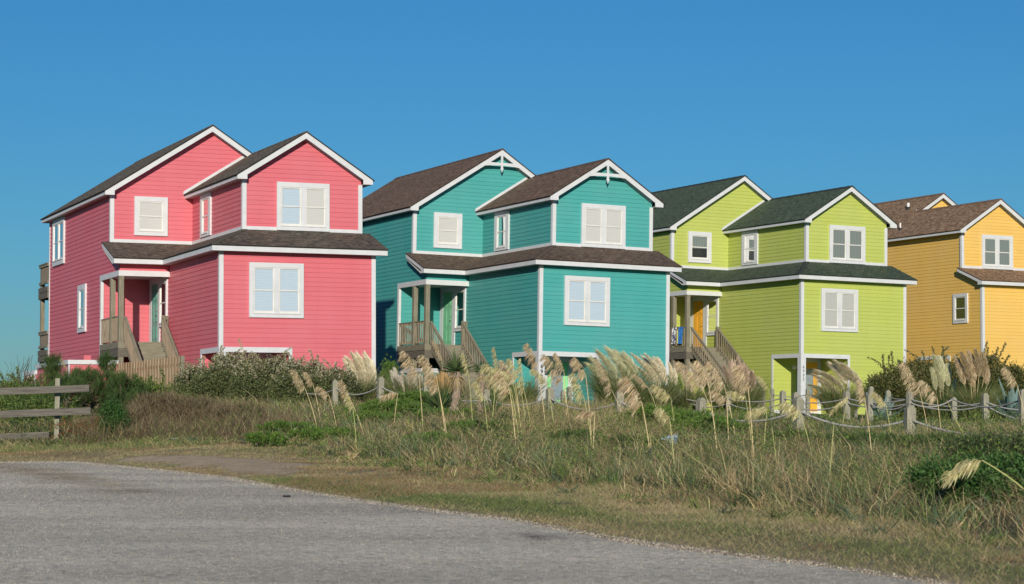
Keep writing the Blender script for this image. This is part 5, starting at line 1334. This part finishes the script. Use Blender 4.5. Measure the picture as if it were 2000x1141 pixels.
# single bare green stalks in the near grass
for bx, by, tx, ty, lab in ((1616, 957, 1629, 823, 'upright bare green stalk in the near grass'), (1918, 899, 1849, 782, 'long bare stalk leaning left at the lower right'), (1522, 925, 1508, 835, 'short bare stalk in the near grass left of the upright one')):
    b = hit(bx, by); T = at(tx, ty, b[1]) - b; m_ = MB(); m_.tube([Vector((0, 0, -.1)), Vector(T * [.6, 1, .5]), Vector(T)], [.007, .006, .003], 5)
    o = m_.build('grass_stalk', M['stalk_green']); o.location = tuple(b); tag(o, lab, 'grass stalk', 'bare stalks in the near grass')

# ------------------------------------------------------------------ stone chips standing proud of the worn seal
n = 300000; Y = 8.3 + 26 * rng.random(n) ** 1.0; X = (rng.random(n) - .5) * 2 * (.2461 * Y + .5); k = (Y < road_edge(X) + .15); X, Y = X[k], Y[k]; n = len(X)
r_ = rng.uniform(.0018, .0042, n) * (1 + Y / 20); zc = ground(X, Y) + .006
a = rng.uniform(0, 6.28, n); ring = [np.stack([X + r_ * np.cos(a + q) * rng.uniform(.7, 1.2, n), Y + r_ * np.sin(a + q) * rng.uniform(.7, 1.2, n), zc - .003], 1) for q in (0, 2.1, 4.2)]
V = np.stack(ring + [np.stack([X + r_ * rng.normal(size=n) * .3, Y + r_ * rng.normal(size=n) * .3, zc + r_ * rng.uniform(.3, .85, n)], 1)], 1).reshape(-1, 3); b = (np.arange(n) * 4)[:, None]
C = pal([(.76, .67, .50), (.66, .59, .46), (.84, .74, .55), (.58, .52, .42), (.40, .36, .30), (.74, .62, .49), (.26, .24, .21)], n, .2) * stain(X, Y) * (.95 + .28 * fnoise(X * .35, Y * .8, 59))[:, None]
go = np_obj('road_gravel', V, np.zeros((0, 4), int), np.concatenate([b + [[0, 1, 3]], b + [[1, 2, 3]], b + [[2, 0, 3]]]), np.repeat(C, 4, 0), veg_mat('stone_chip', 0, .9)); go['kind'] = 'stuff'; go['label'] = 'stone chips of the worn road surface'; go['category'] = 'gravel'
# ------------------------------------------------------------------ grasses
def in_view(X, Y, m=60):
    px, _ = proj(X, Y, ground(X, Y) + .3); return (px > -m) & (px < 2000 + m)
def scatter(n, y0, y1, xpad=1.5, p=1.0):
    Y = y0 + (y1 - y0) * rng.random(n) ** p; X = (rng.random(n) - .5) * 2 * (.2461 * Y + xpad); return X, Y
# veg edge: distance behind the road edge where tall growth begins, by world X
def bank_start(X):
    return np.interp(X, [-12, -8, -6, -4.2, -2.5, -1, 0, 1, 2, 3, 4, 6], [2.6, 3.2, 5.2, 8.5, 7.5, 6.6, 5.6, 5.2, 4.4, 3.5, 2.8, 2.5])
# short turf on the verge
n = 1300000
X, Y = scatter(n, 8.5, 46, .8, .75); d = Y - road_edge(X); bs = bank_start(X)
dmk = dirt_mask(X, Y); gmk = green_mask(X, Y); patch = fnoise(X * 2.2, Y * 2.2, 61)
k = (d > .02 + .35 * fnoise(X * 2, Y * 2, 5)) & (d < bs + 2.5) & (rng.random(n) > dmk * 1.05) & (patch > .22) & (rng.random(n) < np.clip(22 / Y, .25, 1))
X, Y, gmk, patch, d, bs = X[k], Y[k], gmk[k], patch[k], d[k], bs[k]; n = len(X)
Z = ground(X, Y)
c = pal([(.46, .37, .19), (.36, .29, .15), (.56, .46, .26)], n); g = pal([(.15, .20, .06), (.20, .25, .08), (.28, .30, .11)], n)
sel = rng.random(n) < np.clip(.22 + .7 * gmk + (fnoise(X * .9, Y * .9, 62) - .5) * 1.5, .04, .97); c[sel] = g[sel]
rb_ = (fnoise(X * .6 + 5, Y * .9, 88) > .52) & (rng.random(n) < .5); c[rb_] = pal([(.27, .16, .085), (.33, .21, .12)], int(rb_.sum()))
a = rng.uniform(0, 6.28, n); dd_ = unit(np.stack([np.cos(a) * .9, np.sin(a) * .9, rng.uniform(.25, 1.2, n)], 1))
v = VEG(); v.spikes(np.stack([X, Y, Z - .005], 1), dd_, rng.uniform(.02, .055, n) * (1 + .8 * np.clip(d / bs - .6, 0, 1)), .0028 + .00014 * Y, c)
o = v.build('verge_turf', M['veg']); o['kind'] = 'stuff'; o['label'] = 'short dry turf along the road edge'; o['category'] = 'grass'

# tall mixed dune grass on the bank
def tall(name, label, n, y0, y1, cond, hfun, cfun, wmul=1.0, lean=-.12, p=.8, drp=.55):
    X, Y = scatter(n, y0, y1, 1.2, p); k = cond(X, Y) & (fnoise(X * 1.6, Y * 1.6, 91) > .28) ; X, Y = X[k], Y[k]
    # gather into tufts
    tx = np.round(X * 5 + rng.normal(size=len(X)) * .12) / 5; ty = np.round(Y * 5 + rng.normal(size=len(X)) * .12) / 5; q = rng.random(len(X)) < .55
    X = np.where(q, tx + rng.normal(size=len(X)) * .03, X); Y = np.where(q, ty + rng.normal(size=len(X)) * .03, Y)
    n = len(X); Z = ground(X, Y); H = hfun(X, Y) * rng.uniform(.5, 1.15, n)
    tilt = (fnoise(X * 1.3, Y * 1.3, 95) - .5) * 1.1; tl2 = (fnoise(X * 3.1, Y * 3.1, 97) - .5) * 1.2
    D_ = unit(np.stack([rng.normal(size=n) * .55 + lean + tilt + tl2 * .8, rng.normal(size=n) * .5, np.ones(n)], 1))
    a = rng.uniform(0, 6.28, n)
    dr = np.stack([np.cos(a) * .35 + lean + tilt * .7, np.sin(a) * .35, -rng.uniform(.1, drp, n)], 1)
    v = VEG(); v.blades(np.stack([X, Y, Z - .02], 1), D_, H, (.0026 + .00013 * Y) * wmul * rng.uniform(.7, 1.3, n), dr, cfun(X, Y, n))
    o = v.build(name, M['veg']); o['kind'] = 'stuff'; o['label'] = label; o['category'] = 'grass'
    return o
def cmix(X, Y, n):
    """species patches: straw, grey-green, bright green, dark green, brown stems"""
    c = pal(GRASS, n, .25)
    for pc, sx, sc, th, k, seed in ((TAN, .8, .5, .40, 4, 71), (BROWN, 1.5, .8, .55, 6, 73), (GREEN + JUN[:2], 1.2, .7, .47, 7, 75), ([(.055, .09, .03), (.08, .12, .04)], 2.2, 1.2, .56, 8, 77), (TAN, 4, 2, .42, 5, 79), ([(.12, .19, .10), (.16, .23, .13)], 3, 1.5, .60, 8, 70)):
        s = rng.random(n) < np.clip((fnoise(X * sx + 3, Y * sc, seed) - th) * k + .12, .03, .8); c[s] = pal(pc, int(s.sum()), .25)
    return np.clip(c * rng.choice([.35, .7, 1.0, 1.25, 1.6], (n, 1)), 0, .9)
def hb(X, Y):
    e = Y - road_edge(X) - bank_start(X); e = np.clip(e / 3.5, 0, 1)
    return (.09 + .40 * e) * (.30 + 1.4 * fnoise(X * 1.3, Y * .9, 81)) * (1 - .55 * np.clip((X - 1.5) / 2, 0, 1) * np.clip((Y - 37) / 4, 0, 1)) * np.where((X < -5.2) & (Y < 41.5), .5, 1)
brown_zone = lambda X, Y: (X > -7.9) & (X < -4.3 + (fnoise(X, Y, 44) - .5) * 2) & (Y > 36.5) & (Y < 45)
tall('dune_grass', 'mixed green and straw grass covering the dune bank', 340000, 11, 66, lambda X, Y: (Y - road_edge(X) > bank_start(X) * rng.uniform(.75, 1.1, len(X))) & (Y < 50 + rng.random(len(X)) * 14) & ~((X > 5.5) & (Y > 45)) & (rng.random(len(X)) < np.where(brown_zone(X, Y), .10, 1)), hb, cmix)
tall('dead_brush', 'tangled dark brown dead brush on the left bank', 260000, 36, 46, brown_zone, lambda X, Y: (.22 + .80 * fnoise(X, Y, 83)) * np.clip((Y - 36) / 2, .35, 1), lambda X, Y, n: pal(BROWN + BROWN + TAN[2:] + GRASS[:2], n, .3), .9, 0, .9, .9)
tall('straw_grass', 'straw coloured grass standing in front of the 6903 entry', 60000, 33, 48, lambda X, Y: (np.abs(X - 1.0 - (44 - Y) * .06) < 1.6), lambda X, Y: .45 + .3 * fnoise(X, Y, 84), lambda X, Y, n: pal(TAN + GRASS[2:4], n), 1.0, -.05, .8, .3)
tall('rough_grass', 'green weedy grass at the foot of the board fence', 60000, 34.5, 39, lambda X, Y: (X < -5.4) & (Y - road_edge(X) > 2.0), lambda X, Y: .10 + .17 * fnoise(X, Y, 85), lambda X, Y, n: pal(GRASS + TAN[:1] + GREEN[:1], n), 1.1)
# broad-leaved weeds between the blades
n = 34000; X, Y = scatter(n, 12, 52, 1, .8); k = (Y - road_edge(X) > bank_start(X) * .8) & (fnoise(X * 1.4 + 7, Y * .8, 101) > .56) & ~((X > 5.5) & (Y > 45)); X, Y = X[k], Y[k]; n = len(X)
P = np.stack([X, Y, ground(X, Y) + hb(X, Y) * rng.uniform(.1, 1.0, n)], 1); P = np.repeat(P, 4, 0) + rng.normal(size=(n * 4, 3)) * .03; n = len(P)
v = VEG(); v.leaves(P, unit(rng.normal(size=(n, 3)) + np.array([0, 0, .4])), (.014 + .0006 * P[:, 1]), (.007 + .0003 * P[:, 1]), pal([(.13, .22, .045), (.20, .29, .06), (.08, .14, .03), (.30, .34, .09), (.05, .09, .025)], n))
o = v.build('leafy_weeds', M['veg']); o['kind'] = 'stuff'; o['label'] = 'small leafy weeds mixed in the dune grass'; o['category'] = 'weeds'
# pale curved clumps near the verge
n = 0
v = VEG(); vt = VEG()
for i in range(1500):
    Yc = 11.5 + 42 * rng.random() ** .8; Xc = (rng.random() - .5) * 2 * .25 * Yc; dd1 = Yc - road_edge(Xc) - bank_start(Xc)
    if dd1 < -.6 or (Xc > 4.5 and Yc > 39) or (Xc > 1.5 and Yc > 43) or brown_zone(np.array([Xc]), np.array([Yc]))[0]: continue
    near_ = dd1 < 2.5; m_ = int(rng.uniform(14, 40)); a = rng.uniform(0, 6.28, m_); spr = rng.uniform(.25, .9); hh = rng.uniform(.16, .34) if near_ or Yc > 40 else rng.uniform(.22, .50); lx = rng.normal() * .25 - .1
    D_ = unit(np.stack([np.cos(a) * spr + lx, np.sin(a) * spr, np.ones(m_)], 1)); P = np.stack([Xc + rng.normal(size=m_) * .035, Yc + rng.normal(size=m_) * .035, np.full(m_, float(ground(Xc, Yc)))], 1)
    kind_ = rng.integers(0, 6); cc = [TAN, GRASS, [(.07, .12, .04), (.10, .16, .05)], [(.22, .30, .09), (.28, .34, .12)], TAN[:3], [(.16, .22, .13), (.12, .18, .10)]][kind_]
    (vt if kind_ in (0, 4) else v).blades(P, D_, hh * rng.uniform(.5, 1.1, m_), .0055 + .00026 * Yc * rng.uniform(.5, 1.2, m_), np.stack([np.cos(a) * spr * .7 + lx * .5, np.sin(a) * spr * .7, np.full(m_, -rng.uniform(.15, .7))], 1), np.clip(pal(cc, m_, .3) * rng.uniform(.7, 1.5), 0, .9))
o = vt.build('straw_tufts', M['veg']); o['kind'] = 'stuff'; o['label'] = 'arching straw tufts scattered over the bank'; o['category'] = 'grass'
o = v.build('grass_tufts', M['veg']); o['kind'] = 'stuff'; o['label'] = 'arching green tufts scattered over the bank'; o['category'] = 'grass'
# rusty seed heads by the fence foot
v = VEG(); n = 260; X = rng.uniform(-8.6, -7.3, n); Y = rng.uniform(38.6, 39.7, n); P = np.stack([X, Y, ground(X, Y) + rng.uniform(.12, .42, n)], 1); P = np.repeat(P, 5, 0) + rng.normal(size=(n * 5, 3)) * .012
v.leaves(P, unit(rng.normal(size=(n * 5, 3))), .03, .02, pal([(.30, .10, .03), (.24, .09, .035), (.12, .14, .05)], n * 5)); o = v.build('rusty_flowers', M['veg']); o['kind'] = 'stuff'; o['label'] = 'rust coloured flower heads at the fence foot'; o['category'] = 'wildflowers'

# ------------------------------------------------------------------ litter
def scrap(name, label, px, py, w, h, mat, stand=False, cat='litter', seed=1):
    b = hit(px, py); r = random.Random(seed); m = MB(); nx_, ny_ = 7, 5; G = []
    for j in range(ny_ + 1):
        row = []
        for i in range(nx_ + 1):
            x = (i / nx_ - .5) * w; y = (j / ny_ - .5) * h; cz = r.uniform(0, .25) * min(w, h)
            row.append((x, r.uniform(-.02, .02) if stand else y, (y + h / 2 + .0 + x * .3) if stand else cz + .01))
        G.append(row)
    for j in range(ny_):
        for i in range(nx_): m.poly([G[j][i], G[j][i + 1], G[j + 1][i + 1], G[j + 1][i]])
    o = m.build(name, mat); o.location = (b[0], b[1], b[2] + (.06 if stand else .01)); o.rotation_euler = (0, 0, r.uniform(-.3, .3)); tag(o, label, cat)
    s_ = o.modifiers.new('thick', 'SOLIDIFY'); s_.thickness = .004
foil, nn, l, b_ = new_mat('printed_foil_bag'); tc = nn.new('ShaderNodeTexCoord').outputs['Object']
l.new(ramp(nn, l, noise(nn, l, tc, 14, 2), [(.35, (.05, .22, .55)), (.5, (.55, .68, .78)), (.6, (.65, .66, .66)), (.72, (.45, .15, .15))]), b_.inputs['Base Color']); b_.inputs['Roughness'].default_value = .3
scrap('snack_bag', 'shiny blue and silver snack bag caught in the grass', 1307, 880, .25, .15, foil, True, 'bag', 5)
WP = plain('crumpled_white_paper', (.7, .72, .74), .7)
scrap('paper_scrap', 'crumpled white scrap in the brown brush, left one', 261, 845, .13, .10, WP, seed=2); scrap('paper_scrap', 'small white scrap below the brown brush', 270, 855, .10, .07, WP, seed=3)
scrap('paper_scrap', 'flat white scrap on the verge left of the sandy patch', 340, 860, .12, .06, WP, seed=4); scrap('paper_scrap', 'white scrap on the bank above the sandy patch', 456, 843, .14, .10, WP, seed=6)
scrap('foil_strip', 'flattened silvery strip at the bank foot below the 6903 house', 1026, 908, .24, .10, plain('dull_foil', (.5, .54, .55), .35), seed=7)
b = on_road(560, 973); m = MB(); m.tube([(-.035, 0, .006), (.035, 0, .006)], .008, 6); m.tube([(-.03, .012, .005), (.02, .014, .005)], .006, 6); o = m.build('rubber_scrap', M['black']); o.location = (b[0], b[1], float(ground(b[0], b[1])) + .012); tag(o, 'short black rubber scrap lying on the asphalt', 'litter')
